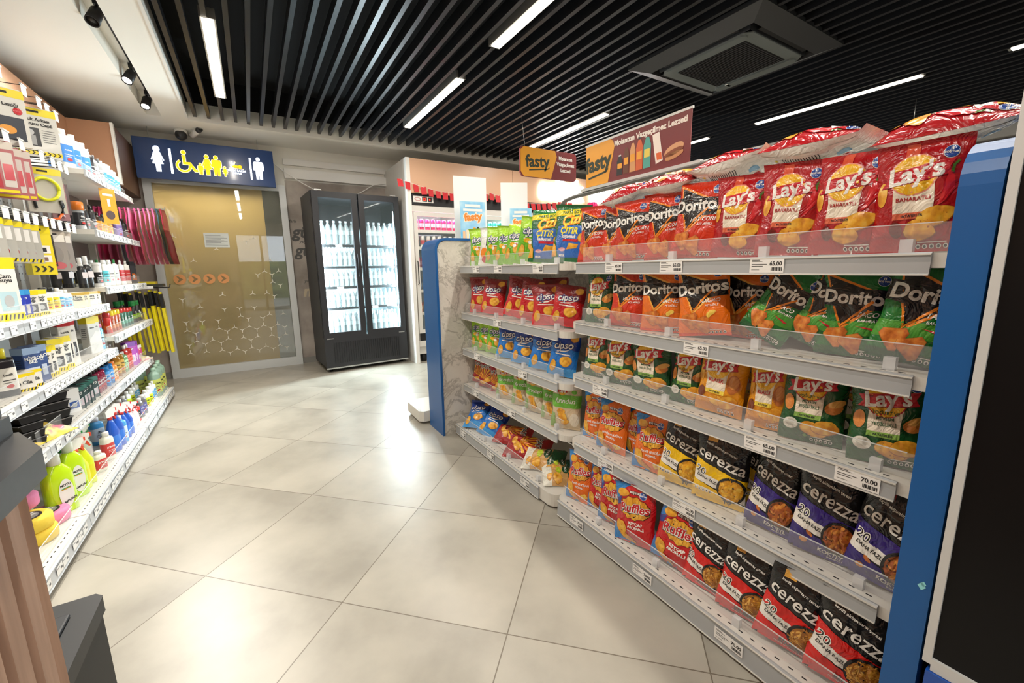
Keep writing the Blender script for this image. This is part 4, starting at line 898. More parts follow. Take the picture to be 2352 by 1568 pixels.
KIND = {  # design function, back colour, words
 'layR': (lambda: d_disc('R'), Wt, 'red sun-disc crisp bag',), 'layG': (lambda: d_disc('G'), film('#EDEAE2'), 'dark green sun-disc crisp bag',),
 'layY': (lambda: d_disc('Y'), film('#C98A22'), 'golden yellow crisp bag',), 'triR': (lambda: d_tri('R'), BLB, 'orange-red corn chip bag',),
 'triO': (lambda: d_tri('O'), BLB, 'orange corn chip bag',), 'triG': (lambda: d_tri('G'), BLB, 'green taco chip bag',),
 'rufO': (lambda: d_ruf('O'), BLB, 'orange ridged crisp bag',), 'rufR': (lambda: d_ruf('R'), BLB, 'red ridged crisp bag',),
 'cerY': (lambda: d_cer('Y'), SILV, 'black and yellow snack bag',), 'cerP': (lambda: d_cer('P'), SILV, 'black and purple snack bag',),
 'cerR': (lambda: d_cer('R'), SILV, 'black and red snack bag',), 'cipR': (lambda: d_cip('R'), SILV, 'bright red small crisp bag',),
 'cipG': (lambda: d_cip('G'), SILV, 'lime green small crisp bag',), 'cipB': (lambda: d_cip('B'), SILV, 'blue small crisp bag',), 'cit': (d_cit, GN, 'green and blue cracker bag',),
 'firG': (d_fir, CRM, 'beige and green cracker bag',), 'patR': (d_pat, film('#8E1418'), 'dark red burst snack bag',), 'veg': (d_veg, film('#E9E6DA'), 'green and cream flat snack pack',), 'whG': (d_wh, SILV, 'white and green snack bag with dark digits',)}
PROTO = {}
def proto(kind, seed):
    k = (kind, seed)
    if k not in PROTO:
        if kind not in PROTO:
            b_, fl = KIND[kind][0](); PROTO[kind] = (film(b_), fl)
        fr, fl = PROTO[kind]
        o = make_bag('crisp_bag', .165, .165*HB, .058, seed+len(kind), fr, KIND[kind][1], None, fl, back_print() if kind in ('layR', 'triR', 'layG') and seed == 2 else None)
        me = o.data; bpy.data.objects.remove(o); PROTO[k] = me
    return PROTO[k]
def bag(kind, seed, loc, w, h, yaw_, lean, roll_, label, group, depth=1):
    o = bpy.data.objects.new('crisp_bag', proto(kind, seed)); COL.objects.link(o)
    Mx = Matrix.Translation(loc) @ Matrix.Rotation(GA-PI/2+R_(yaw_), 4, 'Z') @ Matrix.Rotation(R_(roll_), 4, 'Y') @ Matrix.Rotation(R_(-lean), 4, 'X') @ Matrix.Diagonal((w/.165, depth, h/(.165*HB), 1))
    o.matrix_world = Mx; tag(o, label, 'crisp bag', group); return o
# rows: kind, y of the middle, width, x of the front, roll, height factor; shelves counted from the top
ROWS = {
 ('N', 0): [('triR', 1.405, .15, 0, 0, 1), ('triR', 1.29, .15, .03, 0, .95), ('triR', 1.165, .16, -.005, -3, .93), ('triR', 1.045, .15, .025, 0, 1), ('triR', .907, .165, 0, 2, 1.04), ('layR', .762, .16, 0, 0, 1), ('layR', .622, .155, 0, 2, 1.03), ('layR', .487, .15, 0, 1, 1.02), ('layR', .357, .15, 0, 0, .98)],
 ('N', 1): [('layG', 1.352, .145, 0, 0, .93), ('triR', 1.185, .165, 0, 0, .96), ('triO', 1.017, .17, 0, 0, .96), ('triO', .942, .15, .085, 0, .93), ('triO', .845, .165, 0, -6, .97), ('triO', .775, .15, .09, 4, .93), ('triG', .675, .135, .005, 27, .93), ('triG', .565, .125, .03, 22, .90), ('triG', .462, .15, .03, 0, .93), ('triG', .40, .14, .11, 0, .93), ('triG', .345, .145, 0, 9, .97)],
 ('N', 2): [('layG', 1.362, .15, 0, 0, .93), ('layG', 1.21, .145, 0, 0, .93), ('layG', 1.06, .17, 0, 0, .90), ('layG', .905, .135, .01, 0, .93), ('layY', .782, .15, 0, 2, .96), ('layY', .715, .13, .10, 0, .93), ('layY', .630, .115, 0, 0, .94), ('layG', .515, .145, 0, 2, .96), ('layG', .44, .13, .10, 0, .93), ('layG', .352, .15, 0, 0, .96)],
 ('N', 3): [('rufO', 1.405, .13, .03, 0, 1), ('rufO', 1.26, .15, 0, 4, 1), ('rufO', 1.16, .13, .05, 0, .96), ('rufO', 1.048, .145, -.005, 3, 1.0), ('cerY', .915, .15, 0, 5, 1.10), ('cerY', .762, .165, 0, 5, 1.10), ('cerY', .69, .13, .10, 3, 1.02), ('cerP', .60, .13, 0, 4, 1.12), ('cerP', .53, .13, .10, 3, 1.05), ('cerP', .46, .15, 0, 4, 1.16), ('cerP', .330, .15, 0, 4, 1.14)],
 ('N', 4): [('rufO', 1.385, .14, 0, 2, 1.12), ('rufR', 1.27, .13, .03, 3, 1.06), ('rufR', 1.165, .14, 0, 5, 1.14), ('rufR', 1.025, .17, -.02, -6, 1.12), ('rufR', .868, .165, .0, 6, 1.12), ('rufR', .80, .15, .13, 0, 1.06), ('cerR', .745, .15, .005, 5, 1.12), ('cerR', .612, .15, 0, 6, 1.12), ('cerR', .485, .155, -.015, 7, 1.14), ('cerR', .355, .165, 0, 6, 1.16), ('layG', .31, .13, .12, 0, 1.05)],
 ('F', 0): [('cipG', 2.53, .15, .02, -4, 1.02), ('whG', 2.40, .14, .01, 3, .98), ('cipG', 2.29, .14, 0, 4, .93), ('cipG', 2.17, .14, 0, 4, .93), ('cipG', 2.05, .14, 0, 6, .93), ('cipG', 1.91, .17, 0, 12, .98), ('cit', 1.745, .20, 0, 2, 1.10), ('cit', 1.60, .19, .03, 3, 1.12)],
 ('F', 1): [('cipR', 2.53, .16, .01, 0, 1.0), ('cipR', 2.33, .18, 0, 8, .94), ('cipR', 2.05, .17, 0, 10, .97), ('cipR', 1.90, .16, 0, 6, .97), ('cipR', 1.735, .19, 0, -3, .88), ('cipR', 1.60, .17, .01, 10, .85), ('cipR', 1.82, .16, .12, 0, 1.0), ('cipR', 2.2, .16, .12, 0, 1.0)],
 ('F', 2): [('cipG', 2.56, .15, .02, 0, .88), ('cipG', 2.43, .15, .01, 4, .88), ('cipG', 2.30, .15, 0, 6, .88), ('cipB', 2.15, .16, 0, 6, .88), ('cipB', 1.96, .18, 0, 4, .88), ('cipB', 1.78, .17, 0, 5, .9), ('cipB', 1.615, .165, 0, 8, .96), ('cipB', 1.86, .16, .12, 0, .9)],
 ('F', 3): [('patR', 2.56, .15, .02, 5, .75), ('patR', 2.44, .16, .01, 5, .78), ('patR', 2.31, .13, .02, 0, .75), ('firG', 2.16, .17, 0, 0, .78), ('firG', 2.0, .14, .01, 3, .82), ('firG', 1.85, .15, 0, 3, .84), ('firG', 1.715, .14, .02, 0, .86), ('firG', 1.575, .165, 0, 3, .95)]}
SHN = {'N': 'kiosk bay', 'F': 'marble bay'}; SHK = ['top', 'second', 'third', 'fourth', 'bottom']
rb = random.Random(11)
for (bay, k), row in ROWS.items():
    z = (ZN if bay == 'N' else ZF)[k]; frontrow = sorted([r for r in row], key=lambda r: -r[1])
    for r in row:
        kind, y, w, dx, ro, hf = r; n = frontrow.index(r); back = dx > .08
        xf = (XB if k == 4 else XF)+.038+.034+dx
        yw = (14 if bay == 'N' else 30)+rb.uniform(-7, 7); ro += rb.uniform(-2.5, 2.5); lean = (5 if k < 4 else 7)+rb.uniform(-2, 2)
        if kind in ('triG',) and ro > 20: yw = 6
        kinds = {q[0] for q in row}
        lab = f'{KIND[kind][2]}, {ORD[n]} from marble end, {SHK[k]} shelf, {SHN[bay]}'
        ww = w if bay == 'N' else w*.92
        g_ = G(xf, y, z+.002+abs(math.sin(R_(ro)))*ww/2*.9)
        hf -= .13 if (bay == 'N' and k == 4) else (.05 if (bay == 'N' and k == 3) else 0)
        bag(kind, 2 if (n % 3 == 2) else n % 3, g_, ww, .234*hf, yw, lean, ro, lab, f'bags on the {SHK[k]} shelf, {SHN[bay]}')
o = copy_tree(cd['pink']); o.location = G(1.75, 1.985, 1.352); o.scale = (1.15, 1.15, 1.3); tag(o, 'pink drink can standing on the back ledge by the sign rail', 'can')
MB().box(1.66, 1.99, .25, 2.63, 1.335, 1.35, SHELFW).build('back_ledge', SN)
# bags lying on the top row, backs turned down towards the aisle
def lying(kind, seed, c, up, nrm, w, h, label, group):
    """c centre; up = bag length axis, nrm = direction its printed face looks"""
    up = up.normalized(); nrm = (nrm-up*nrm.dot(up)).normalized(); yv = -nrm; xv = yv.cross(up)
    o = bpy.data.objects.new('crisp_bag', proto(kind, seed)); COL.objects.link(o)
    Mx = Matrix((xv*w/.165, yv*1.22, up*h/(.165*HB))).transposed().to_4x4(); Mx.translation = c-up*h/2
    o.matrix_world = Mx; tag(o, label, 'crisp bag', group)
TB = 'bags lying on top of the top shelf row'
for kind, seed, x, y, z, up, nr, w, h, lab in (
    ('layR', 2, 1.335, .355, 1.436, (.12, -1, -.02), (-.25, 0, 1), .17, .245, 'red crisp bag lying across the last bags beside the near blue end panel'),
    ('layR', 2, 1.305, .60, 1.452, (.10, -1, -.05), (-.05, 0, 1), .18, .25, 'red crisp bag lying face up, white back showing, second from the kiosk'),
    ('layR', 2, 1.335, .845, 1.452, (.15, -1, .05), (.1, .1, 1), .17, .24, 'red crisp bag lying over the standing red sun-disc bags, third from the kiosk'),
    ('layR', 2, 1.31, 1.055, 1.440, (-.1, 1, -.06), (-.2, 0, 1), .16, .235, 'red crisp bag lying over the orange-red bags, fourth from the kiosk'),
    ('layR', 2, 1.30, 1.235, 1.425, (.2, -1, .1), (-.15, 0, 1), .16, .23, 'red crisp bag lying over the orange-red bags, fifth from the kiosk'),
    ('triO', 1, 1.38, 1.36, 1.437, (.3, 1, -.05), (-.4, 0, 1), .16, .23, 'crumpled orange corn chip bag lying at the marble end of the top pile'),
    ):
    v = lambda p: p[0]*GX+p[1]*GY+Vector((0, 0, p[2])); lying(kind, seed, G(x, y, z), v(up), v(nr), w, h, lab, TB)
FB_ = 'bags lying on the bottom shelf of the marble-end bay'
for kind, seed, x, y, z, up, nr, w, h, lab in (
    ('cipB', 0, 1.20, 2.50, .16, (.5, .35, .55), (-.6, -.3, .5), .17, .21, 'blue small crisp bag slumped on the bottom shelf against the marble'),
    ('cipB', 1, 1.24, 2.34, .145, (.5, .1, .5), (-.5, -.4, .6), .16, .21, 'blue small crisp bag slumped beside its neighbour on the bottom shelf'),
    ('patR', 0, 1.27, 2.13, .125, (.5, -.8, .05), (-.35, -.3, 1), .16, .25, 'dark red snack bag lying behind on the bottom shelf'),
    ('patR', 1, 1.24, 1.93, .120, (.5, -.8, .05), (-.45, -.3, 1), .17, .27, 'dark red snack bag lying in front with black lettering towards the kiosk'),
    ('veg', 0, 1.23, 1.755, .125, (.55, -.8, .1), (-.4, -.2, 1), .15, .23, 'green and cream flat snack pack on top of the two others'),
    ('veg', 1, 1.26, 1.66, .105, (.8, -.5, 0), (-.2, -.2, 1), .13, .18, 'green and cream flat snack pack tucked in the middle'),
    ('veg', 2, 1.22, 1.585, .10, (.8, -.5, 0), (-.25, -.2, 1), .13, .19, 'green and cream flat snack pack lying nearest the rounded shelf corner')):
    lying(kind, seed, G(x, y, z), v(up), v(nr), w, h, lab, FB_)
# ================================================================ car-care shelving along the copper cladding
CC = empty('car_care_shelving', (0, 0, 0), 0, 'long white car care shelving with pegboard under the copper cladding', 'shelving')
XW = -1.15; XU = -.81; XBL = -.735
BAYS = [(1.75, 2.48), (2.48, 3.73), (3.73, 4.98)]
PEG = M('#8C8B88', .5, metal=.2, name='grey_pegboard')
for i, (a, b_) in enumerate(BAYS):
    f = MB(); f.box(XW-.004, XW+.008, a, b_, .08, 2.15, PEG); 
    if i == 1:
        for r_ in range(26):
            for c_ in range(30): f.box(XW+.008, XW+.0086, a+.04+c_*.04, a+.046+c_*.04, 1.12+r_*.04, 1.128+r_*.04, INK)
    f.build('back_panel', CC)
f = MB()
for y in (1.75, 2.48, 3.73, 4.98): MB().box(XW, XW+.05, y-.015, y+.015, 0, 2.15, SHELFW).build('upright', CC)
f = MB(); f.box(XW, XBL-.05, 1.76, 4.97, 0, .03, M('#5A5B5C', .5)); f.build('plinth', CC)
def lshelf(y0, y1, z, xf, tagged=True, base=False, fence=True):
    th = .03 if not base else .06; f = MB(); f.box(XW+.01, xf-.004, y0+.003, y1-.003, z-th, z, SHELFW)
    y = y0+.03
    while y < y1-.03 and z < 1.0: f.box(xf-.028, xf-.024, y, y+.012, z, z+.0006, INK); y += .034
    s_ = f.build('shelf', CC)
    f = MB(); zt = z+.002; zb = z-.046 if not base else .03
    f.prism([(xf-.005, zt), (xf, zt), (xf+.006, zt-.006), (xf+.004, zt-.022), (xf+.006, zb+.004), (xf+.008, zb), (xf-.005, zb)], 'y', y0+.003, y1-.003, RAILW); f.build('price_rail', s_)
    if tagged:
        rn = random.Random(int(z*100+y0*10)); y = y0+.05; f = MB(); fl = Flat(); zc = (zt+zb)/2
        while y < y1-.08:
            fl.rect(y, zc-.017, y+.055, zc+.017, TAGW, 1); fl.rect(y+.005, zc+.006, y+.03, zc+.009, M('#8A8A8C', .6), 2); fl.rect(y+.035, zc-.006, y+.05, zc+.002, M('#6A6A6C', .6), 2); y += .06+(rn.random() < .35)*.05
        fl.on(f, (xf+.0075, 0, 0), (0, 1, 0), (0, 0, 1), (1, 0, 0), .0004); o = f.build('price_tag_strip', s_); o['kind'] = 'stuff'
    if fence:
        f = MB(); f.box(xf-.038, xf-.036, y0+.02, y1-.02, z+.003, z+.062, CLEAR); f.box(xf-.0385, xf-.0355, y0+.02, y1-.02, z+.061, z+.063, CLEARE); f.build('clear_fence', s_)
ZL = {'ftop': 1.80, 'f2': 1.435, 'f3': 1.07, 'f4': .745, 'n1': .965, 'n2': .672, 's2': .43, 'bot': .09}
for k in ('ftop', 'f2', 'f3', 'f4'): lshelf(3.73, 4.98, ZL[k], XU)
for a, b_ in BAYS[:2]:
    for k in ('n1', 'n2'): lshelf(a, b_, ZL[k], XU)
for a, b_ in BAYS:
    lshelf(a, b_ if b_ < 4.9 else 4.75, ZL['s2'], XU); lshelf(a, b_, ZL['bot'], XBL, base=True)
# ---- products
def foil(c, r=.3): return M(c, r, coat=.3)
def bottle(name, w, h, body, cap, label=None, ltxt=None, shape='round', capr=.36, caph=.14, shoulder=.8, d=.7, clear=False, ink=INK):
    t = empty(name); f = MB(); r = w/2; bm_ = M(body, .12, trans=.35, coat=.3) if clear else foil(body)
    pw = 2 if shape == 'round' else 4; dd = 1 if shape == 'round' else d; cz = h*(1-caph)
    f.lathe([(r*.92, 0), (r, h*.02), (r, h*(shoulder-.08)), (r*.92, h*shoulder), (r*capr*1.05, cz-h*.02), (r*capr, cz)], bm_, 18, sx=1, sy=dd, pw=pw); f.build('bottle_body', t)
    f = MB(); f.lathe([(r*capr*1.12, cz-.002), (r*capr*1.12, h-.003), (r*capr*1.02, h)], foil(cap, .4), 16, sy=1 if shape == 'round' else min(1, dd*1.15)); f.build('cap', t)
    if label:
        f = MB(); f.lathe([(r*1.015, h*.14), (r*1.015, h*.60)], foil(label, .4), 18, sy=dd*1.005 if shape != 'round' else 1, pw=pw, cap=False)
        if ltxt:
            fl = Flat(); fl.text(ltxt, 0, h*.46, w*.62/max(2.5, len(ltxt)*.55), ink, 2, bold=.03); fl.rect(-r*.6, h*.34, r*.6, h*.355, ink, 2); fl.rect(-r*.6, h*.29, r*.3, h*.30, ink, 2); fl.disc(0, h*.22, r*.35, h*.04, M('#C43A36', .4), 2)
            fl.on(f, (0, -r*dd*1.03, 0), (1, 0, 0), (0, 0, 1), (0, -1, 0), .0006)
        f.build('label', t)
    return t
def cann(name, w, h, body, cap, band_=None, txt=None, capf=.25):
    t = empty(name); f = MB(); r = w/2; f.lathe([(r*.94, 0), (r, .004), (r, h*(1-capf)), (r*.9, h*(1-capf)+.004)], foil(body), 18)
    if txt:
        fl = Flat(); fl.text(txt, 0, h*.45, r*.55, TAGW, 1, rot=PI/2, bold=.03); fl.on(f, (0, -r*1.02, 0), (1, 0, 0), (0, 0, 1), (0, -1, 0))
    f.build('can_body', t)
    f = MB(); f.lathe([(r*.92, h*(1-capf)), (r*.92, h-.003), (r*.85, h)], foil(cap), 18); f.build('cap', t)
    if band_: f = MB(); f.lathe([(r*1.01, h*.18), (r*1.01, h*.38)], foil(band_), 18, cap=False); f.build('label', t)
    return t
def boxx(name, w, h, d, col, top=None, low=None, txt=None, pic=None, tc=INK):
    t = empty(name); f = MB(); f.box(-w/2, w/2, -d/2, d/2, 0, h, foil(col, .45), .002)
    fl = Flat()
    if top: fl.rect(-w/2, h*.82, w/2, h*.999, foil(top, .4), 1)
    if low: fl.rect(-w/2, 0, w/2, h*.12, foil(low, .4), 1); [fl.poly([(-w/2+i*w/6, h*.02), (-w/2+i*w/6+w*.06, h*.02), (-w/2+i*w/6+w*.12, h*.10), (-w/2+i*w/6+w*.06, h*.10)], INK, 2) for i in range(6)]
    if txt:
        for i, s_ in enumerate(txt.split('|')): fl.text(s_, 0, h*.70-i*w*.2, w*.85/max(3, len(s_)*.52), tc, 2, bold=.03)
    if pic: fl.rect(-w*.35, h*.16, w*.35, h*.46, foil(pic, .4), 1); fl.disc(0, h*.31, w*.2, h*.1, M('#BFC4C8', .4), 2)
    fl.on(f, (0, -d/2, 0), (1, 0, 0), (0, 0, 1), (0, -1, 0), .0006)
    s2 = Flat()
    if top: s2.rect(-d/2, h*.82, d/2, h*.999, foil(top, .4), 1)
    if low: s2.rect(-d/2, 0, d/2, h*.12, foil(low, .4), 1)
    for i in range(6): s2.rect(-d*.3, h*(.66-.05*i), d*(.25-.06*(i % 2)), h*(.675-.05*i), INK, 1)
    s2.on(f, (w/2, 0, 0), (0, 1, 0), (0, 0, 1), (1, 0, 0), .0006); s2.on(f, (-w/2, 0, 0), (0, -1, 0), (0, 0, 1), (-1, 0, 0), .0006)
    f.build('carton', t); return t
def spray(name, w, h, body, head, trig, label='#EDEBE4', clear=False):
    t = empty(name); r = w/2; hb = h*.74; f = MB(); bm_ = M(body, .12, trans=.35, coat=.3) if clear else foil(body)
    f.lathe([(r*.95, 0), (r, h*.02), (r, hb*.62), (r*.75, hb*.75), (r*.5, hb*.9), (r*.28, hb)], bm_, 18, sy=.62, pw=3); f.build('bottle_body', t)
    f = MB(); f.lathe([(r*1.01, h*.1), (r*1.01, hb*.5)], foil(label, .4), 18, sy=.63, pw=3, cap=False); f.build('label', t)
    f = MB(); f.lathe([(r*.36, hb-.004), (r*.36, hb+h*.05)], foil(trig), 12)
    z = hb+h*.05; f.prism([(-r*.75, z), (r*.55, z), (r*.75, z+h*.06), (r*1.05, z+h*.10), (r*1.05, z+h*.17), (r*.2, z+h*.20), (-r*.9, z+h*.14)], 'y', -r*.22, r*.22, foil(head)); hd = f.build('spray_head', t)
    f = MB(); f.box(r*1.05, r*1.3, -r*.2, r*.2, z+h*.10, z+h*.165, foil(trig)); f.build('nozzle', hd)
    f = MB(); f.prism([(r*.5, z+h*.02), (r*.75, z+h*.05), (r*1.1, z-h*.08), (r*.98, z-h*.09)], 'y', -r*.12, r*.12, foil(trig)); f.build('trigger', hd)
    return t
def shampoo(name, w, h):
    t = empty(name); r = w/2; f = MB(); B = M('#C9F01C', .12, coat=.4, emit=0, name='neon_liquid')
    f.lathe([(r*.95, 0), (r, h*.02), (r, h*.55), (r*.9, h*.70), (r*.55, h*.80), (r*.34, h*.84)], B, 20, sy=.6, pw=3.2); f.build('bottle_body', t)
    f = MB(); f.lathe([(r*.40, h*.83), (r*.40, h*.985), (r*.36, h)], M('#EDF3EA', .35), 18); f.build('cap', t)
    f = MB(); fl = Flat(); fl.disc(0, h*.34, r*.55, h*.24, TAGW, 1, 26); fl.text('MOTO', 0, h*.48, r*.26, INK, 2, bold=.04); fl.rect(-r*.35, h*.42, r*.35, h*.435, M('#3AA04A', .4), 2); fl.rect(-r*.35, h*.405, r*.35, h*.418, M('#E9A22A', .4), 2); fl.text('ŞAMPUAN', 0, h*.2, r*.28, INK, 2, rot=.15, bold=.03)
    fl.on(f, (0, -r*.625, 0), (1, 0, 0), (0, 0, 1), (0, -1, 0), .0008); f.build('label', t); return t
def roll(name, w, h, col):
    t = empty(name); f = MB(); r = w/2
    f.lathe([(r*.92, 0), (r, .008), (r, h-.008), (r*.9, h), (r*.5, h)], noisemat('sponge_'+col.strip('#'), [(.3, col), (.7, col)], 40, 3, .8, .3), 28); f.build('sponge', t)
    f = MB(); fl = Flat(); fl.disc(0, 0, r*.62, r*.62, INK, 1, 28); fl.disc(0, 0, r*.5, r*.5, M('#8A8A88', .5), 2, 28); fl.text('MİKROFİBER', 0, r*.12, r*.17, TAGW, 3, bold=.03); fl.text('SÜNGER', 0, -r*.12, r*.2, TAGW, 3, bold=.03)
    fl.on(f, (0, 0, h), (1, 0, 0), (0, 1, 0), (0, 0, 1), .0006); f.build('label', t); return t
def tray(name, w, h):
    t = empty(name); M_ = M('#1A1A1C', .35); f = MB(); d = w*.9
    for k in range(4):
        z = k*h/4; q = h/4*.9; a, b_ = w/2, w*.42; f.prism([(-b_, z), (b_, z), (a, z+q*.85), (a+.006, z+q*.85), (a+.006, z+q), (-a-.006, z+q), (-a-.006, z+q*.85), (-a, z+q*.85)], 'y', -d/2, d/2, M_)
        f.box(-a-.007, a+.007, -d/2-.002, d/2+.002, z+q*.9, z+q, M('#77787A', .4))
    f.build('tray', t); return t
def nozz(name, w, h):
    t = bottle(name, w, h, '#161618', '#EDEDEB', '#2A2A2E', None, caph=.26, capr=.42, shoulder=.66)
    f = MB(); f.lathe([(w*.30, h*.72), (w*.22, h*.80), (w*.12, h*.86), (w*.08, h)], M('#EDEDEB', .4), 16); f.build('nozzle', t)
    f = MB(); fl = Flat(); fl.rect(-w*.32, h*.32, w*.32, h*.52, M('#D9CFCF', .4), 1); fl.on(f, (0, -w*.52, 0), (1, 0, 0), (0, 0, 1), (0, -1, 0)); f.build('front_label', t); return t
def paste(name, w, h, d):
    t = empty(name)
    f = MB(); f.box(-w/2, w/2, -d/2, d/2, 0, h, foil('#E9E6DE', .4), .003); fl = Flat(); fl.poly([(-w/2, h*.75), (w/2, h*.85), (w/2, h), (-w/2, h)], foil('#F2D81E'), 1); fl.text('Pasta Cila', 0, h*.48, w*.19, INK, 2, bold=.03)
    for i in range(9): fl.poly([(-w/2+i*w/9, 0), (-w/2+i*w/9+w*.05, 0), (-w/2+i*w/9+w*.09, h*.14), (-w/2+i*w/9+w*.04, h*.14)], INK, 2)
    fl.rect(-w/2, 0, w/2, h*.14, foil('#F2D81E'), 1); fl.on(f, (0, -d/2, 0), (1, 0, 0), (0, 0, 1), (0, -1, 0), .0006); f.build('carton', t); return t
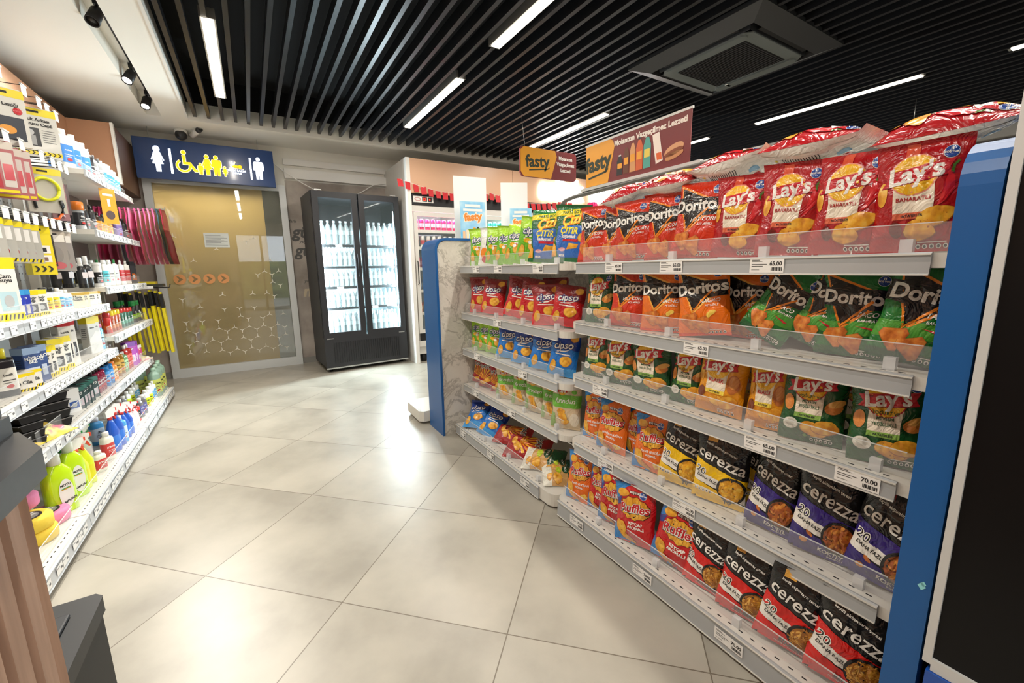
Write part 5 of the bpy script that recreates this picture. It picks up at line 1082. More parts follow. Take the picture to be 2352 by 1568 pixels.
K = {
 'jug_white': (lambda w, h: bottle('fluid_jug', w, h, '#E6E6E2', '#F1F1EE', '#3E86D8', 'AntiFrost', 'rect', .5, .16, .84, ink=TAGW), 'white antifreeze jug', 'jug'),
 'bottle_black': (lambda w, h: bottle('care_bottle', w, h, '#1B1B1D', '#101012', '#2C2C30', 'BLACK', 'round', ink=TAGW), 'black car care bottle', 'bottle'),
 'bottle_grey': (lambda w, h: bottle('care_bottle', w, h, '#8E9092', '#6A6C6E', '#B9BABC', 'METAL'), 'grey bottle', 'bottle'),
 'bottle_white': (lambda w, h: bottle('care_bottle', w, h, '#ECECE8', '#F4F4F2', '#5AAAD8', 'CLEAN', 'rect', ink=TAGW), 'white pale-blue-label bottle', 'bottle'),
 'bottle_orangecap': (lambda w, h: bottle('care_bottle', w, h, '#B9BCC0', '#E07A1E', '#2A2A2E', 'GEL', 'round', .95, .3, .68, ink=TAGW), 'orange-capped clear bottle', 'bottle'),
 'bottle_amberlabel': (lambda w, h: bottle('care_bottle', w, h, '#222326', '#141416', '#E09A1E', 'PRO', 'rect'), 'black amber-label bottle', 'bottle'),
 'bottle_lilac': (lambda w, h: bottle('care_bottle', w, h, '#CFC6EA', '#F0F0F0', '#9E8AD8', 'SOFT', 'rect', ink=TAGW), 'lilac and white bottle', 'bottle'),
 'can_black': (lambda w, h: cann('spray_can', w, h, '#151517', '#101012', '#E3C61E', 'SİYAH'), 'black spray can', 'can'),
 'can_red': (lambda w, h: cann('spray_can', w, h, '#C8281E', '#B51A1E', '#E36A1E', 'FRESH'), 'red spray can', 'can'),
 'can_yellowcap': (lambda w, h: cann('spray_can', w, h, '#A8481E', '#EBD01E', '#C8701E', 'KOKU'), 'amber can with yellow cap', 'can'),
 'can_green_redcap': (lambda w, h: cann('spray_can', w, h, '#1E5A46', '#C8281E', '#2E8A6A', 'PINE'), 'dark green can with red cap', 'can'),
 'can_greencap': (lambda w, h: cann('spray_can', w, h, '#1E1E20', '#1E9A4A', '#8AB42A', 'LIME'), 'dark can with bright green cap', 'can'),
 'nozzle_black': (nozz and (lambda w, h: nozz('nozzle_bottle', w, h)), 'black cone-nozzle bottle', 'bottle'),
 'bottle_blacklabel': (lambda w, h: bottle('care_bottle', w, h, '#E9E9E6', '#F2F2F0', '#1A1A1C', 'WAX', 'round', .9, .12, .84, ink=TAGW), 'white bottle with black label', 'bottle'),
 'tube_cyan': (lambda w, h: bottle('care_tube', w, h, '#F0EFEA', '#F4F4F2', '#5AC4D0', 'AQUA', 'rect', .6), 'slim white bottle with cyan label', 'bottle'),
 'tube_white': (lambda w, h: bottle('care_tube', w, h, '#F0EFEA', '#F4F4F2', '#E6DCD4', 'KREM', 'rect', .6), 'slim plain white bottle', 'bottle'),
 'bottle_greencap': (lambda w, h: bottle('care_bottle', w, h, '#F0F0EC', '#2E8A4A', '#DCE6DC', 'BIO', 'rect'), 'white bottle with green cap', 'bottle'),
 'bottle_redlabel': (lambda w, h: bottle('care_bottle', w, h, '#F2F0EC', '#F4F4F2', '#C8383A', 'POLISH', 'rect', ink=TAGW), 'white bottle with red label', 'bottle'),
 'stick_dark': (lambda w, h: boxx('wiper_box', w, h, .05, '#3A3B40', '#2A2A2E', None, None, '#C86A2A'), 'narrow dark upright carton', 'box'),
 'pack_yellowtop': (lambda w, h: boxx('accessory_pack', w*1.5, h, .04, '#F0F0EC', '#F2E01E', '#F2E01E', 'Cam|Suyu', '#BFE0EC'), 'tall white pack with yellow top', 'pack'),
 'pack_blue': (lambda w, h: boxx('accessory_pack', w*1.3, h, .05, '#2A3EB4', '#3A9AD8', '#F2E01E', 'Cam', '#E8E6DE', TAGW), 'blue accessory pack', 'pack'),
 'box_yellowband': (lambda w, h: boxx('car_care_carton', w*1.3, h, .05, '#ECEAE2', '#F2DC1E', '#F2DC1E', 'Zincir|Yağı', '#55565A'), 'white carton with yellow band', 'box'),
 'bottle_strap': (lambda w, h: bottle('care_bottle', w*1.3, h, '#EDECE6', '#1A1A1C', '#E8D21E', 'M', 'rect', .5, .2), 'white black-capped bottle', 'bottle'),
 'box_beige': (lambda w, h: boxx('car_care_carton', w*1.2, h, .07, '#E6DFC8', '#C8A64A', None, 'Hava|Tazeleyici'), 'low beige carton', 'box'),
 'bottle_purpleband': (lambda w, h: bottle('care_bottle', w*1.5, h, '#1E1C24', '#E0D21E', '#E6E4DC', 'Lastik', 'rect', .45, .25), 'black tyre gel bottle', 'bottle'),
 'box_paste': (lambda w, h: paste('paste_carton', w*1.7, h, .06), 'polishing paste carton', 'box'),
 'pack_navy': (lambda w, h: boxx('accessory_pack', w*1.2, h, .05, '#2E4A86', '#9AB4D8', None, 'MİKRO|BEZ', '#C8D4E8', TAGW), 'navy cloth pack', 'pack'),
 'box_redtop': (lambda w, h: boxx('car_care_carton', w*1.3, h, .05, '#E8E6E0', '#C81E22', None, 'Lastik', '#4A4B50'), 'tall white carton with red top', 'box'),
 'box_chevron': (lambda w, h: boxx('car_care_carton', w*1.2, h, .05, '#DCDCD8', '#EBD41E', None, '>>>', None), 'pale chevron carton', 'box'),
 'bottle_cyan': (lambda w, h: bottle('care_bottle', w*1.3, h, '#6AC4E6', '#E86A9A', '#B4E0EC', 'OKYANUS', 'round', .8), 'cyan bottle with pink cap', 'bottle'),
 'tray_black': (lambda w, h: tray('plastic_tray', w*1.25, h), 'stack of black plastic trays', 'tray'),
 'box_blue': (lambda w, h: boxx('car_care_carton', w*1.4, h, .04, '#F0F0EE', '#F0F0EE', None, None, '#2A5AB4'), 'white carton with blue panel', 'box'),
 'box_dark': (lambda w, h: boxx('car_care_carton', w*1.4, h, .06, '#1E3A3A', '#2A6A60', None, 'OTO', '#C8B4BC', TAGW), 'dark teal carton', 'box'),
 'bottle_crimson': (lambda w, h: bottle('care_bottle', w*1.3, h, '#A81E4A', '#1A1A1C', '#8E163A', 'VİŞNE', 'round', .35, .25, clear=True, ink=TAGW), 'crimson bottle with black cap', 'bottle'),
 'bottle_blue': (lambda w, h: bottle('care_bottle', w*1.2, h, '#2A8AD8', '#16161A', '#4AA0E6', 'MAVİ', 'round', .4, .2, clear=True, ink=TAGW), 'bright blue bottle', 'bottle'),
 'bottle_orange': (lambda w, h: bottle('care_bottle', w*1.2, h, '#E88A1E', '#E0761E', '#F0C89A', 'ORANJ', 'rect', .6), 'orange bottle', 'bottle'),
 'bottle_amber': (lambda w, h: bottle('care_bottle', w, h, '#B47A1E', '#2A2A2C', '#C89A3A', 'AMBER', 'rect', clear=True), 'tall amber bottle', 'bottle'),
 'bottle_greenclear': (lambda w, h: bottle('care_bottle', w*1.2, h, '#8AB47A', '#E8E8E4', '#A8C89A', 'ELMA', 'rect', clear=True), 'pale green bottle', 'bottle'),
 'bottle_redclear': (lambda w, h: bottle('care_bottle', w*1.2, h, '#D03A2E', '#F0F0EE', '#E05A4A', 'KIRMIZI', 'rect', clear=True), 'bright red bottle', 'bottle'),
 'pack_purple': (lambda w, h: boxx('accessory_pack', w*1.3, h, .04, '#A83AA8', '#7A2A9A', None, 'LAV', '#F0C8E0', TAGW), 'purple detergent pack', 'pack'),
 'pack_pink': (lambda w, h: boxx('accessory_pack', w*1.3, h, .04, '#D03A7A', '#E0E0DC', None, 'GÜL', '#F0D8E0', TAGW), 'pink detergent pack', 'pack'),
 'roll_yellow': (lambda w, h: roll('sponge_roll', .15, .055, '#F0D24A'), 'round yellow sponge', 'sponge'),
 'roll_pink': (lambda w, h: roll('sponge_roll', .15, .055, '#E88AB4'), 'round pink sponge', 'sponge'),
 'roll_green': (lambda w, h: roll('sponge_roll', .14, .055, '#A8DCB4'), 'round mint sponge', 'sponge'),
 'shampoo': (lambda w, h: shampoo('car_shampoo', w, h), 'neon yellow car shampoo bottle', 'bottle'),
 'spray_yellow': (lambda w, h: spray('spray_bottle', .085, h, '#DDEB1E', '#F2F2EE', '#E04A2A', '#E8E21E'), 'yellow spray bottle with red trigger', 'bottle'),
 'bottle_amberdark': (lambda w, h: bottle('care_bottle', w, h, '#C8A41E', '#A81E22', '#B4881E', 'ARI', 'rect'), 'dark yellow bottle with red cap', 'bottle'),
 'bottle_milkred': (lambda w, h: bottle('care_bottle', .06, h, '#EDEFE0', '#F4F4F0', '#D8423E', 'BORON', 'rect', .5, ink=TAGW), 'milky red-label bottle', 'bottle'),
 'spray_green': (lambda w, h: spray('spray_bottle', .075, h, '#E6EFD8', '#EEF2E8', '#1E9A4A'), 'milky green-trigger spray bottle', 'bottle'),
 'spray_blue': (lambda w, h: spray('spray_bottle', .07, h, '#1E5AC8', '#F2F2F0', '#D8322A', '#2A7AE0'), 'deep blue spray bottle', 'bottle'),
 'bottle_lightblue': (lambda w, h: bottle('care_bottle', .07, h, '#4AA8E6', '#F0F0F0', '#D8E8F4', 'JEL', 'rect', .5), 'light blue bottle with white cap', 'bottle'),
 'spray_pink': (lambda w, h: spray('spray_bottle', .065, h, '#F0DCE0', '#F4F0F0', '#D8322A', '#F4ECEC'), 'pale pink spray bottle', 'bottle'),
 'tube_redblack': (lambda w, h: bottle('care_tube', .04, h, '#D8322A', '#1A1A1C', '#2A2A2C', 'SİL', 'rect', .6, ink=TAGW), 'slim red and black bottle', 'bottle'),
 'tube_grey': (lambda w, h: bottle('care_tube', .05, h, '#6A6668', '#E8E8E4', '#5A5AA0', 'LAK', 'rect', .6, ink=TAGW), 'slim grey bottle', 'bottle'),
 'bottle_lime': (lambda w, h: bottle('care_bottle', .05, h, '#EDEFE6', '#F2F2EE', '#D8E61E', 'LIME', 'rect', .5), 'white bottle with lime label', 'bottle'),
 'bottle_darkgreen': (lambda w, h: bottle('care_bottle', .045, h, '#E0E8E0', '#F2F2EE', '#2E5A4A', 'ÇAM', 'rect', .5, ink=TAGW), 'white dark-green-label bottle', 'bottle'),
 'jug_mint': (lambda w, h: bottle('fluid_jug', .085, h, '#B4D8C4', '#B4D8C4', '#D0D86A', 'CAM', 'rect', .4, .1, .8, clear=True), 'translucent mint washer fluid jug', 'jug')}
LROWS = {'ftop':[('jug_white',3.675,0.08,0.228),('jug_white',3.913,0.056,0.232),('jug_white',4.106,0.057,0.229),('bottle_black',4.213,0.043,0.216),('bottle_grey',4.442,0.032,0.201),('bottle_white',4.613,0.041,0.204),('bottle_white',4.749,0.043,0.211),('bottle_white',4.904,0.045,0.195)],'f2':[('bottle_orangecap',3.679,0.049,0.169),('bottle_black',3.88,0.038,0.166),('bottle_black',4.028,0.035,0.179),('bottle_amberlabel',4.166,0.032,0.15),('bottle_amberlabel',4.295,0.033,0.153),('bottle_amberlabel',4.431,0.035,0.152),('bottle_lilac',4.709,0.048,0.18),('bottle_black',4.896,0.045,0.181)],'f3':[('can_black',3.19,0.023,0.114),('can_black',3.283,0.024,0.118),('can_black',3.38,0.023,0.122),('nozzle_black',3.529,0.04,0.185),('nozzle_black',3.728,0.045,0.197),('bottle_blacklabel',3.94,0.044,0.161),('tube_cyan',4.116,0.028,0.181),('tube_white',4.245,0.022,0.185),('bottle_greencap',4.391,0.033,0.192),('bottle_redlabel',4.567,0.034,0.19),('bottle_redlabel',4.743,0.03,0.191),('stick_dark',4.877,0.017,0.186),('stick_dark',5.002,0.021,0.172)],'f4':[('can_red',3.956,0.025,0.142),('can_yellowcap',4.046,0.03,0.149),('can_yellowcap',4.209,0.031,0.149),('can_green_redcap',4.401,0.033,0.147),('can_green_redcap',4.59,0.035,0.136),('can_greencap',4.866,0.044,0.179),('can_black',5.04,0.042,0.131)],'n1':[('pack_yellowtop',2.615,0.047,0.263),('pack_blue',2.727,0.032,0.126),('box_yellowband',2.809,0.03,0.119),('box_yellowband',2.903,0.03,0.12),('bottle_strap',3.001,0.024,0.127),('bottle_strap',3.086,0.024,0.125),('bottle_white',3.179,0.028,0.12),('bottle_white',3.292,0.029,0.106),('box_beige',3.48,0.056,0.085),('box_beige',3.765,0.066,0.082)],'n2':[('bottle_purpleband',2.465,0.037,0.194),('box_paste',2.61,0.056,0.075),('pack_navy',2.757,0.052,0.166),('box_yellowband',2.866,0.044,0.148),('box_yellowband',3.057,0.053,0.167),('box_redtop',3.187,0.035,0.258),('can_black',3.323,0.032,0.182),('can_black',3.468,0.034,0.186),('box_chevron',3.614,0.042,0.223),('bottle_lilac',3.737,0.021,0.163),('bottle_cyan',3.84,0.024,0.165)],'s2':[('tray_black',2.548,0.06,0.141),('tray_black',2.802,0.101,0.174),('box_blue',3.065,0.039,0.127),('box_dark',3.168,0.034,0.122),('box_dark',3.28,0.02,0.127),('box_dark',3.37,0.02,0.126),('bottle_crimson',3.473,0.031,0.163),('bottle_crimson',3.581,0.028,0.157),('bottle_blue',3.756,0.047,0.163),('bottle_orange',3.871,0.033,0.126),('bottle_amber',4.073,0.047,0.175),('bottle_greenclear',4.184,0.027,0.147),('bottle_redclear',4.319,0.033,0.183),('pack_purple',4.46,0.053,0.189),('pack_pink',4.617,0.042,0.133)],'bot':[('roll_yellow',2.354,0.067,0.106),('shampoo',2.569,0.098,0.275),('shampoo',2.722,0.09,0.277),('spray_yellow',2.864,0.088,0.271),('bottle_milkred',3.02,0.041,0.116),('bottle_milkred',3.193,0.049,0.165),('spray_green',2.977,0.066,0.239),('spray_green',3.099,0.07,0.225),('spray_green',3.222,0.062,0.221),('spray_blue',3.426,0.046,0.274),('spray_blue',3.645,0.047,0.224),('bottle_lightblue',3.482,0.057,0.175),('spray_pink',3.833,0.046,0.173),('tube_redblack',3.939,0.021,0.136),('tube_grey',4.138,0.025,0.147),('bottle_lime',4.381,0.035,0.156),('bottle_white',4.554,0.025,0.163),('bottle_darkgreen',4.651,0.023,0.163),('jug_mint',4.671,0.052,0.255),('jug_mint',4.887,0.049,0.264),('jug_mint',5.099,0.052,0.276)]}
LROWS['bot'] += [('roll_pink', 2.40, .1, .055)]
SHL = {'ftop': 'top shelf', 'f2': 'second shelf', 'f3': 'third shelf', 'f4': 'fourth shelf',
       'n1': 'upper pegboard shelf', 'n2': 'lower pegboard shelf', 's2': 'long shelf above base', 'bot': 'base shelf'}
LP = {}; rl = random.Random(21)
def put(kind, w, h, x, y, z, yaw_, label, group):
    k = (kind, round(w, 3), round(h, 2))
    if k in LP: t = copy_tree(LP[k])
    else: t = K[kind][0](w, h); LP[k] = t
    t.location = (x, y, z+.0005); t.rotation_euler = (0, 0, R_(90-yaw_)); tag(t, label, K[kind][2], group); return t
for row in list(LROWS):
    if row in ('n1', 'n2', 's2', 'bot', 'f4', 'ftop'):
        it = sorted(LROWS[row], key=lambda q: -q[1]); new = []
        for a, b_ in zip(it, it[1:]):
            if a[1]-b_[1] > .098 and a[0].split('_')[0] not in ('roll', 'tray', 'shampoo') and b_[0].split('_')[0] not in ('tray', 'roll') and not (row == 'n2' and 'can' in a[0]) and not (row == 'ftop' and 'jug' in b_[0]): new.append((a[0], round((a[1]+b_[1])/2, 3), a[2], a[3]))
        LROWS[row] = it+new
for row, items in LROWS.items():
    items = sorted(items, key=lambda q: -q[1]); z = ZL[row]; n = 0
    for kind, y, w, h in items:
        if kind in ('roll_yellow', 'roll_pink'): continue
        w2 = max(.045, w*1.12); h2 = h; x = (XU if row != 'bot' else XBL)-.045-max(.03, w2/2)
        if row == 'n2' and kind == 'can_black': x -= .12; y *= 1.05; h2 = .21
        if row == 'f3' and kind == 'can_black': x = -1.04; y = y*1.19; h2 = .14
        if row == 'bot' and kind == 'spray_green': x -= .10
        if row == 's2' and y > 4.70: continue
        y = min(y, (3.73 if row in ('n1', 'n2') else (4.72 if row == 's2' else 4.95))-.03)
        if row in ('ftop', 'f2', 'f4'): y = max(y, 3.775)
        if row == 'f3' and kind != 'can_black': y = max(y, 3.62) if kind == 'nozzle_black' else y
        put(kind, w2, h2, x, y, z, rl.uniform(28, 42), f'{K[kind][1]}, {ORD[n]} from the glass door, {SHL[row]}', f'goods on the {SHL[row]}'); n += 1
    # a second rank behind the front one, where the photograph shows more of the same
    if row in ('ftop', 'f2', 'f3', 'f4', 's2', 'bot', 'n2'):
        m_ = 0
        for kind, y, w, h in items:
            if kind.split('_')[0] in ('roll', 'box', 'pack', 'stick') or (row == 'bot' and kind.startswith('spray')): continue
            if row == 'bot' and y < 3.3: continue
            if kind == 'can_black' and row in ('f3', 'n2'): continue
            w2 = max(.045, w*1.12); x = (XU if row != 'bot' else XBL)-.045-max(.03, w2/2)-(.105 if row != 'bot' else .12); y2 = y+.05
            lim = (3.73 if row in ('n1', 'n2') else (4.72 if row == 's2' else 4.95))-.03
            if y2 > lim or (row in ('ftop', 'f2', 'f4') and y2 < 3.8): continue
            put(kind, w2, h*.98, x, y2, z, rl.uniform(25, 40), f'{K[kind][1]}, rear rank, {ORD[m_]} from the glass door, {SHL[row]}', f'goods on the {SHL[row]}'); m_ += 1
# sponges, cloths and the small red pack
GB = 'goods on the base shelf of the car care shelving'
for kind, x, y, z, lab in (('roll_yellow', -.86, 2.33, .091, 'round yellow sponge, lower one of the pair beside the neon shampoo'), ('roll_yellow', -.865, 2.325, .147, 'round yellow sponge, upper one of the pair with a round label'),
        ('roll_pink', -.865, 2.485, .091, 'round pink sponge standing lowest behind the yellow pair'), ('roll_green', -.95, 2.43, .147, 'round mint sponge between the yellow and pink ones'), ('roll_pink', -.93, 2.43, .203, 'round pink sponge on top of the mint one')):
    t = put(kind, .1, .055, x, y, z, 35, lab, GB)
    if lab.startswith('round pink sponge on'): t.location.z = .203
for i, (x, y, z, r_) in enumerate(((-.93, 2.40, .091, 0),)): put('roll_pink', .1, .055, x, y, z+0, 20, 'round pink sponge at the bottom under the mint one', GB)
def cloth(name, cols, w, d, h, seed):
    f = MB(); n = 22; V = []; F = []
    for j in range(n+1):
        for i in range(n+1):
            u, v_ = i/n*2-1, j/n*2-1; e = max(0, 1-abs(u)**5)*max(0, 1-abs(v_)**5)
            V.append((u*w/2, v_*d/2, .002+h*e*(.55+.9*abs(noise.noise(Vector((u*2.2+seed, v_*2.2, seed)))))))
    for j in range(n):
        for i in range(n): F.append((j*(n+1)+i, j*(n+1)+i+1, (j+1)*(n+1)+i+1, (j+1)*(n+1)+i))
    f.add(V, F, noisemat('cloth_print_%d' % seed, cols, 14, 2, .45, coat=.5), True); f.add([(-w/2, -d/2, 0), (w/2, -d/2, 0), (w/2, d/2, 0), (-w/2, d/2, 0)], [(3, 2, 1, 0)], foil(cols[0][1]))
    for a, b_ in (((-w/2, -d/2), (w/2, -d/2)),): f.add([(a[0], a[1], 0), (b_[0], b_[1], 0), (b_[0], b_[1], .002), (a[0], a[1], .002)], [(0, 1, 2, 3)], foil(cols[0][1]))
    return f.build(name)
o = cloth('cloth_pack', [(.35, '#F2DC3A'), (.5, '#F0C84A'), (.6, '#F2EFA0'), (.68, '#E88AA0')], .30, .22, .055, 3); o.location = (-.93, 2.62, .431); o.rotation_euler = (0, 0, R_(70)); tag(o, 'crumpled yellow cleaning cloth packs lying on the long shelf above the base', 'cloths')
o = cloth('cloth_pack', [(.35, '#C8202A'), (.6, '#D8D4CC'), (.7, '#F2D81E')], .22, .13, .05, 7); o.location = (-.90, 4.60, .60-.17+.0); o.rotation_euler = (0, 0, R_(60)); tag(o, 'crumpled red and white soft pack at the far end of the long shelf', 'pack')

# ---- pegboard hooks with their price holders and hanging packs
def hook(x1, y, z, label, i):
    t = empty('price_hook', (XW+.008, y, z), 0, label, 'hook', 'wire hooks on the pegboard'); L_ = x1-(XW+.008)
    f = MB(); f.tube([(0, 0, 0), (L_, 0, 0), (L_+.005, 0, .012)], .0028, BLACKP, 6); f.tube([(0, 0, .035), (L_+.01, 0, .035)], .002, BLACKP, 6); f.build('hook_wire', t)
    f = MB(); f.box(L_+.008, L_+.010, -.03, .03, -.016, .034, TAGW); f.box(L_+.006, L_+.014, -.031, .031, .030, .036, M('#D8D8D4', .4)); f.build('price_tag', t, rot=None)
    return t
hn = ['top', 'second', 'third']; cnt = 0
for r_, (z, ys) in enumerate(((2.06, (2.98, 3.24, 3.42, 3.53, 3.66)), (1.765, (2.92, 3.08, 3.31, 3.46, 3.56, 3.66)), (1.415, (2.66, 2.76, 2.86, 2.96, 3.06, 3.18, 3.28, 3.38, 3.50, 3.60)))):
    for i, y in enumerate(ys):
        hook(-.885, y, z, f'wire hook with white price holder, {ORD[i]} from the counter in the {hn[r_]} pegboard row', i)
def hang(name, w, h, T, col, top, label, cat, loc, yaw_, fl=None, clear=False, parts=None):
    t = empty(name, loc, R_(90-yaw_), label, cat, 'packs hanging on the pegboard'); f = MB()
    f.prism([(-w/2, -h), (w/2, -h), (w/2, -h*.16), (w/2, -.01), (w*.42, 0), (-w*.42, 0), (-w/2, -.01), (-w/2, -h*.16)], 'y', -T/2, T/2, PACK if clear else foil(col, .4))
    q = Flat(); q.rect(-w/2, -h*.16, w/2, -.004, foil(top), 1); q.rect(-w*.14, -h*.10, w*.14, -h*.06, INK, 2)
    q.on(f, (0, -T/2, 0), (1, 0, 0), (0, 0, 1), (0, -1, 0), .0007); f.build('header_card', t)
    if fl: f = MB(); fl.on(f, (0, -T/2, 0), (1, 0, 0), (0, 0, 1), (0, -1, 0), .0012); f.build('printed_front', t)
    return t
YL = '#F2DE1E'
fl = Flat(); fl.text('Koltuk Arkası', 0, -.062, .022, INK, 2, bold=.03); fl.text('Koruyucu Cepli', .0, -.085, .022, INK, 2, bold=.03); fl.rect(-.07, -.20, .015, -.105, M('#3A3C40', .4), 1); fl.disc(-.03, -.13, .025, .018, M('#C8CACC', .5), 2); fl.rect(-.055, -.195, -.002, -.145, M('#A8AAAC', .5), 2)
for i in range(6): fl.rect(.025, -.115-i*.012, .075, -.112-i*.012, M('#77787A', .5), 1)
fl.rect(-.09, -.245, .09, -.225, foil(YL), 1); [fl.poly([(-.09+i*.02, -.245), (-.08+i*.02, -.235), (-.09+i*.02, -.225), (-.084+i*.02, -.225), (-.074+i*.02, -.235), (-.084+i*.02, -.245)], INK, 2) for i in range(9)]
hang('seat_cover_pack', .18, .255, .05, '#DADAD4', YL, 'white and yellow boxed seat back cover hanging highest on the pegboard', 'pack', (-.93, 3.47, 2.05), 62, fl)
fl = Flat(); fl.text('Bagaj Lastiği', 0, -.075, .02, INK, 2, bold=.03); fl.disc(.045, -.10, .016, .016, RD, 2); fl.rect(-.05, -.235, .06, -.13, M('#2E3440', .4), 1); fl.disc(.0, -.19, .03, .02, M('#E8A03A', .4), 2)
hang('strap_pack', .15, .26, .03, '#DCDCD6', YL, 'yellow-topped luggage strap pack hanging beside the boxed seat cover', 'pack', (-.92, 3.09, 2.03), 58, fl)
for i, (y, z) in enumerate(((2.90, 1.75), (2.99, 1.74), (3.08, 1.75))):
    fl = Flat(); fl.poly([(-.052, -.21), (-.018, -.21), (-.024, -.05), (-.052, -.05)], foil('#9E1626'), 1); fl.poly([(-.010, -.205), (.008, -.205), (.004, -.06), (-.010, -.06)], foil('#B8303E'), 1); fl.rect(.014, -.20, .052, -.05, M('#D9D2CC', .5), 1); fl.rect(.018, -.17, .048, -.10, foil('#D0505C'), 2); fl.rect(-.055, -.225, .055, -.212, foil(YL), 2)
    hang('safety_tool_pack', .12, .23, .025, '#B86A6E', '#D8CFC4', ['red handled tool pack nearest the counter in the second pegboard row', 'red handled tool pack in the middle of its trio', 'red handled tool pack with white card beside the yellow tow cable'][i], 'pack', (-.92, y, z), 60, fl)
t = hang('tow_cable_pack', .15, .24, .02, '#C8C6BC', YL, 'pack with coiled yellow tow cable on the pegboard', 'pack', (-.92, 3.42, 1.735), 60)
f = MB(); P = [(.052*math.cos(a*PI/12), -.022-.004*math.sin(a), -.115+.058*math.sin(a*PI/12)) for a in range(0, 50)]; f.tube(P, .008, foil('#E8EC1E'), 8); f.build('cable_coil', t)
f = MB(); f.tube([(.05, -.02, -.17), (.055, -.02, -.20), (.05, -.02, -.24)], .009, BLACKP, 8); f.tube([(-.055, -.02, -.16), (-.05, -.02, -.22)], .007, BLACKP, 8); f.tube([(.05, -.02, -.24), (.03, -.02, -.27), (-.02, -.02, -.28)], .006, foil('#F26A1E'), 8); f.build('cable_end', t)
for i, (y, h, c) in enumerate(((3.60, .25, '#A87A80'), (3.65, .21, '#6A5A5C'))):
    t = hang('rubber_strap_pack', .07, h, .02, c, '#8A8A80', ['long clear pack of dusky pink rubber straps beside the tow cable', 'shorter dark strap pack behind the pink straps'][i], 'pack', (-.92, y, 1.72), 66)
    f = MB(); f.tube([(-.015, -.012, -.05), (-.02, -.014, -h*.7), (.01, -.014, -h*.93)], .008, foil(c), 8); f.tube([(.015, -.012, -.05), (.012, -.014, -h*.7), (-.01, -.014, -h*.9)], .007, foil('#5A3038'), 8); f.build('strap', t)
for i, (y, kind) in enumerate(((2.68, 'c'), (2.77, 'c'), (2.86, 'c'), (2.95, 'c'), (3.04, 'c'), (3.20, 'y'), (3.30, 'k'), (3.40, 'p'), (3.50, 'p'))):
    fl = Flat(); lab = ''
    if kind == 'c':
        fl.rect(-.04, -.09, .04, -.035, TAGW, 1); fl.disc(0, -.06, .018, .018, foil('#E8562A'), 2); fl.disc(.0, -.135, .028, .03, M('#BFC2C0', .3), 1); fl.disc(.01, -.14, .014, .016, foil('#A83A3A'), 2); fl.rect(-.045, -.185, .045, -.170, foil(YL), 1); [fl.poly([(-.045+j*.015, -.185), (-.039+j*.015, -.185), (-.033+j*.015, -.17), (-.039+j*.015, -.17)], INK, 2) for j in range(6)]
        hang('bulb_pack', .10, .19, .03, '#B9B8B2', YL, f'small clear bulb pack with yellow header, {ORD[i]} from the counter in the third pegboard row', 'pack', (-.92, y, 1.40), 58, fl)
    elif kind == 'y':
        fl.rect(-.03, -.14, .035, -.10, TAGW, 1); fl.rect(-.03, -.185, .035, -.15, TAGW, 1); fl.rect(-.02, -.132, .02, -.112, INK, 2); fl.rect(-.02, -.178, .02, -.16, M('#8A6A5A', .5), 2); [fl.poly([(-.04+j*.026, -.235), (-.028+j*.026, -.22), (-.04+j*.026, -.205), (-.03+j*.026, -.205), (-.018+j*.026, -.22), (-.03+j*.026, -.235)], INK, 2) for j in range(3)]
        hang('phone_mount_box', .095, .25, .06, '#F0DC2A', YL, 'tall yellow phone mount box hanging in the third pegboard row', 'box', (-.93, y, 1.405), 50, fl)
    elif kind == 'k':
        t = hang('key_strap_pack', .05, .20, .02, '#2A2A2C', '#E8E6E0', 'narrow black strap pack with orange end in the third pegboard row', 'pack', (-.92, y, 1.40), 60); f = MB(); f.tube([(0, -.014, -.03), (.0, -.016, -.10), (.01, -.014, -.19)], .01, foil('#E8561E'), 8); f.build('strap', t)
    else:
        fl.rect(-.04, -.06, .04, -.02, foil('#F2EFEA'), 1); fl.disc(0, -.13, .026, .045, M('#A8A4A2', .25, metal=.4), 1); fl.disc(0, -.19, .03, .02, foil('#C86A74'), 2)
        hang('clip_pack', .09, .22, .03, '#9E9896', '#C8BEB4', ['clear clip pack with white card, third pegboard row near the lilac bottles', 'crinkled clear pack nearest the glass-door bay in the third row'][i-7], 'pack', (-.92, y, 1.395), 56, fl)
for i, (y, x) in enumerate(((2.72, -1.0), (2.86, -1.0))):
    fl = Flat(); fl.rect(-.03, -.05, .03, -.02, TAGW, 1); fl.rect(-.03, -.09, .03, -.06, TAGW, 1); fl.rect(-.02, -.045, .02, -.027, INK, 2)
    hang('charger_box', .08, .14, .05, '#EAD62A', YL, ['small yellow charger box behind the bulb packs, nearer the counter', 'small yellow charger box behind the bulb packs, farther from the counter'][i], 'box', (x, y, 1.27), 52, fl)
# orange promotion card under the top shelf
t = empty('promotion_card', (-.80, 4.12, 1.745), R_(40), 'orange promotion card hanging from the top shelf edge', 'card'); f = MB(); f.box(-.045, .045, -.001, .001, -.24, 0, foil('#F2A62C', .5)); fl = Flat(); fl.disc(0, -.18, .026, .03, M('#5A4A4A', .5), 1); fl.rect(-.03, -.05, .03, -.035, TAGW, 1); fl.rect(-.008, -.12, .008, -.07, TAGW, 1)
fl.on(f, (0, -.0012, 0), (1, 0, 0), (0, 0, 1), (0, -1, 0)); f.build('card', t)
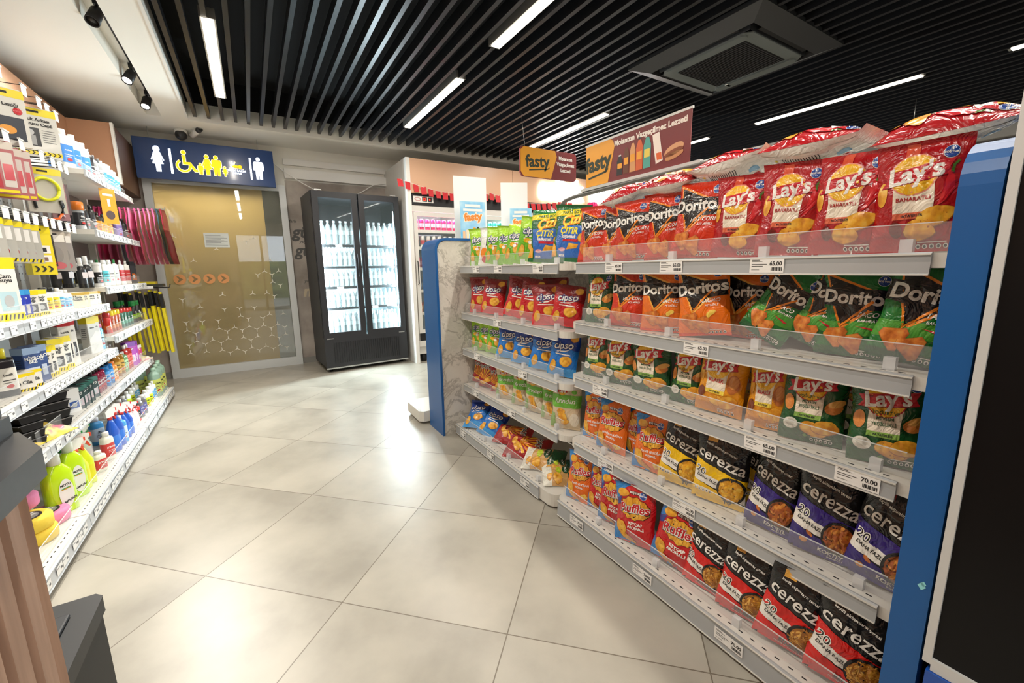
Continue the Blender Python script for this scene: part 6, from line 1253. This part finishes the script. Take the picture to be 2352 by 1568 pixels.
# row of pink cloth wipers hanging at the end by the glass door
f = MB(); PKM = [foil('#FF6EB0', .4), foil('#F0468E', .4), foil('#FF9CCB', .4), foil('#5A7AA8', .4), foil('#2E5A68', .4), foil('#A81E3A', .4)]
t = empty('hanging_rack', (-1.12, 5.16, 1.74), 0, 'steel rail carrying the pink cloths beside the glass door', 'rack'); f = MB(); f.tube([(-.02, 0, 0), (.50, 0, 0), (.505, 0, .02)], .005, STEEL, 8); f.tube([(-.02, 0, -.02), (.46, 0, -.02)], .003, DARKM, 6); f.build('rail', t)
pk = {}
for i in range(15):
    c = 0 if i < 13 else 4 if i == 13 else 5
    if i == 4: c = 3
    if i in (2, 7, 9, 11): c = 2
    if i in (1, 6): c = 1
    if c not in pk:
        f = MB(); n = 8; V = []; F = []; hh = .50
        for side in (0, 1):
            for j in range(n+1):
                for q in range(5):
                    zz = -hh*j/n; wv = .004*math.sin(q*2.1+j*.9)+.003*math.sin(j*1.7); yy = -.10+.20*q/4
                    V.append(((-.006 if side == 0 else .006)*math.sin(PI*min(1, (j+.5)/3))+wv, yy*(.6+.4*min(1, j/2)), zz))
        B_ = (n+1)*5
        for j in range(n):
            for q in range(4):
                a = j*5+q; F.append((a, a+5, a+6, a+1)); F.append((B_+a, B_+a+1, B_+a+6, B_+a+5))
            F.append((j*5, B_+j*5, B_+j*5+5, j*5+5)); F.append((j*5+4, j*5+9, B_+j*5+9, B_+j*5+4))
        for q in range(4): F.append((q, q+1, B_+q+1, B_+q)); F.append((n*5+q, B_+n*5+q, B_+n*5+q+1, n*5+q+1))
        f.add(V, F, PKM[c], True); o = f.build('cleaning_cloth'); pk[c] = o
    else: o = pk[c].copy(); COL.objects.link(o)
    o.location = (-1.09+i*.032, 5.16, 1.735); o.rotation_euler = (0, R_(-6*(i/14)), R_(rl.uniform(-8, 8)))
    cn_ = {0: 'pink', 1: 'deep pink', 2: 'pale pink', 3: 'slate blue', 4: 'dark teal', 5: 'crimson'}[c]
    tag(o, f'{cn_} cloth, {ORD[i]} along the rail from the wall, hanging beside the glass door', 'cloth', 'cloths hanging beside the glass door')
# yellow wiper blades on a black rack under them
t = empty('hanging_rack', (-1.0, 5.14, 1.02), 0, 'black wire rack holding the yellow wiper packs', 'rack'); f = MB(); f.tube([(-.14, 0, 0), (.33, 0, 0), (.34, 0, .03)], .005, BLACKP, 8); f.tube([(-.14, .08, 0), (.30, .08, 0)], .005, BLACKP, 8); f.box(-.02, .29, -.05, .10, .01, .035, M('#2A2A22', .5)); f.box(.05, .24, -.045, .06, .035, .06, foil('#C8B81E')); f.box(.13, .22, -.058, -.05, -.005, .02, TAGW); f.build('rail', t)
wp = None
for i in range(9):
    if wp is None:
        wp = empty('wiper_pack'); f = MB(); f.box(-.011, .011, -.035, .035, -.56, -.10, foil('#EBDB1E'), .003); f.box(-.0115, .0115, -.012, -.004, -.52, -.14, foil('#C8B41A'), 0); f.build('sleeve', wp)
        f = MB(); f.box(-.012, .012, -.036, .036, -.13, -.0, BLACKP, .003); f.box(-.008, .008, -.03, .03, 0, .02, foil('#EBDB1E')); f.build('header', wp); o = wp
    else: o = copy_tree(wp)
    o.location = (-1.03+i*.036, 5.14+(.02 if i % 2 else -.01), .985-(i % 3)*.012); o.rotation_euler = (0, R_(-3), R_(rl.uniform(-14, 14)))
    tag(o, f'yellow wiper blade pack, {ORD[i]} from the wall on the black rack', 'wiper', 'yellow wiper packs by the glass door')
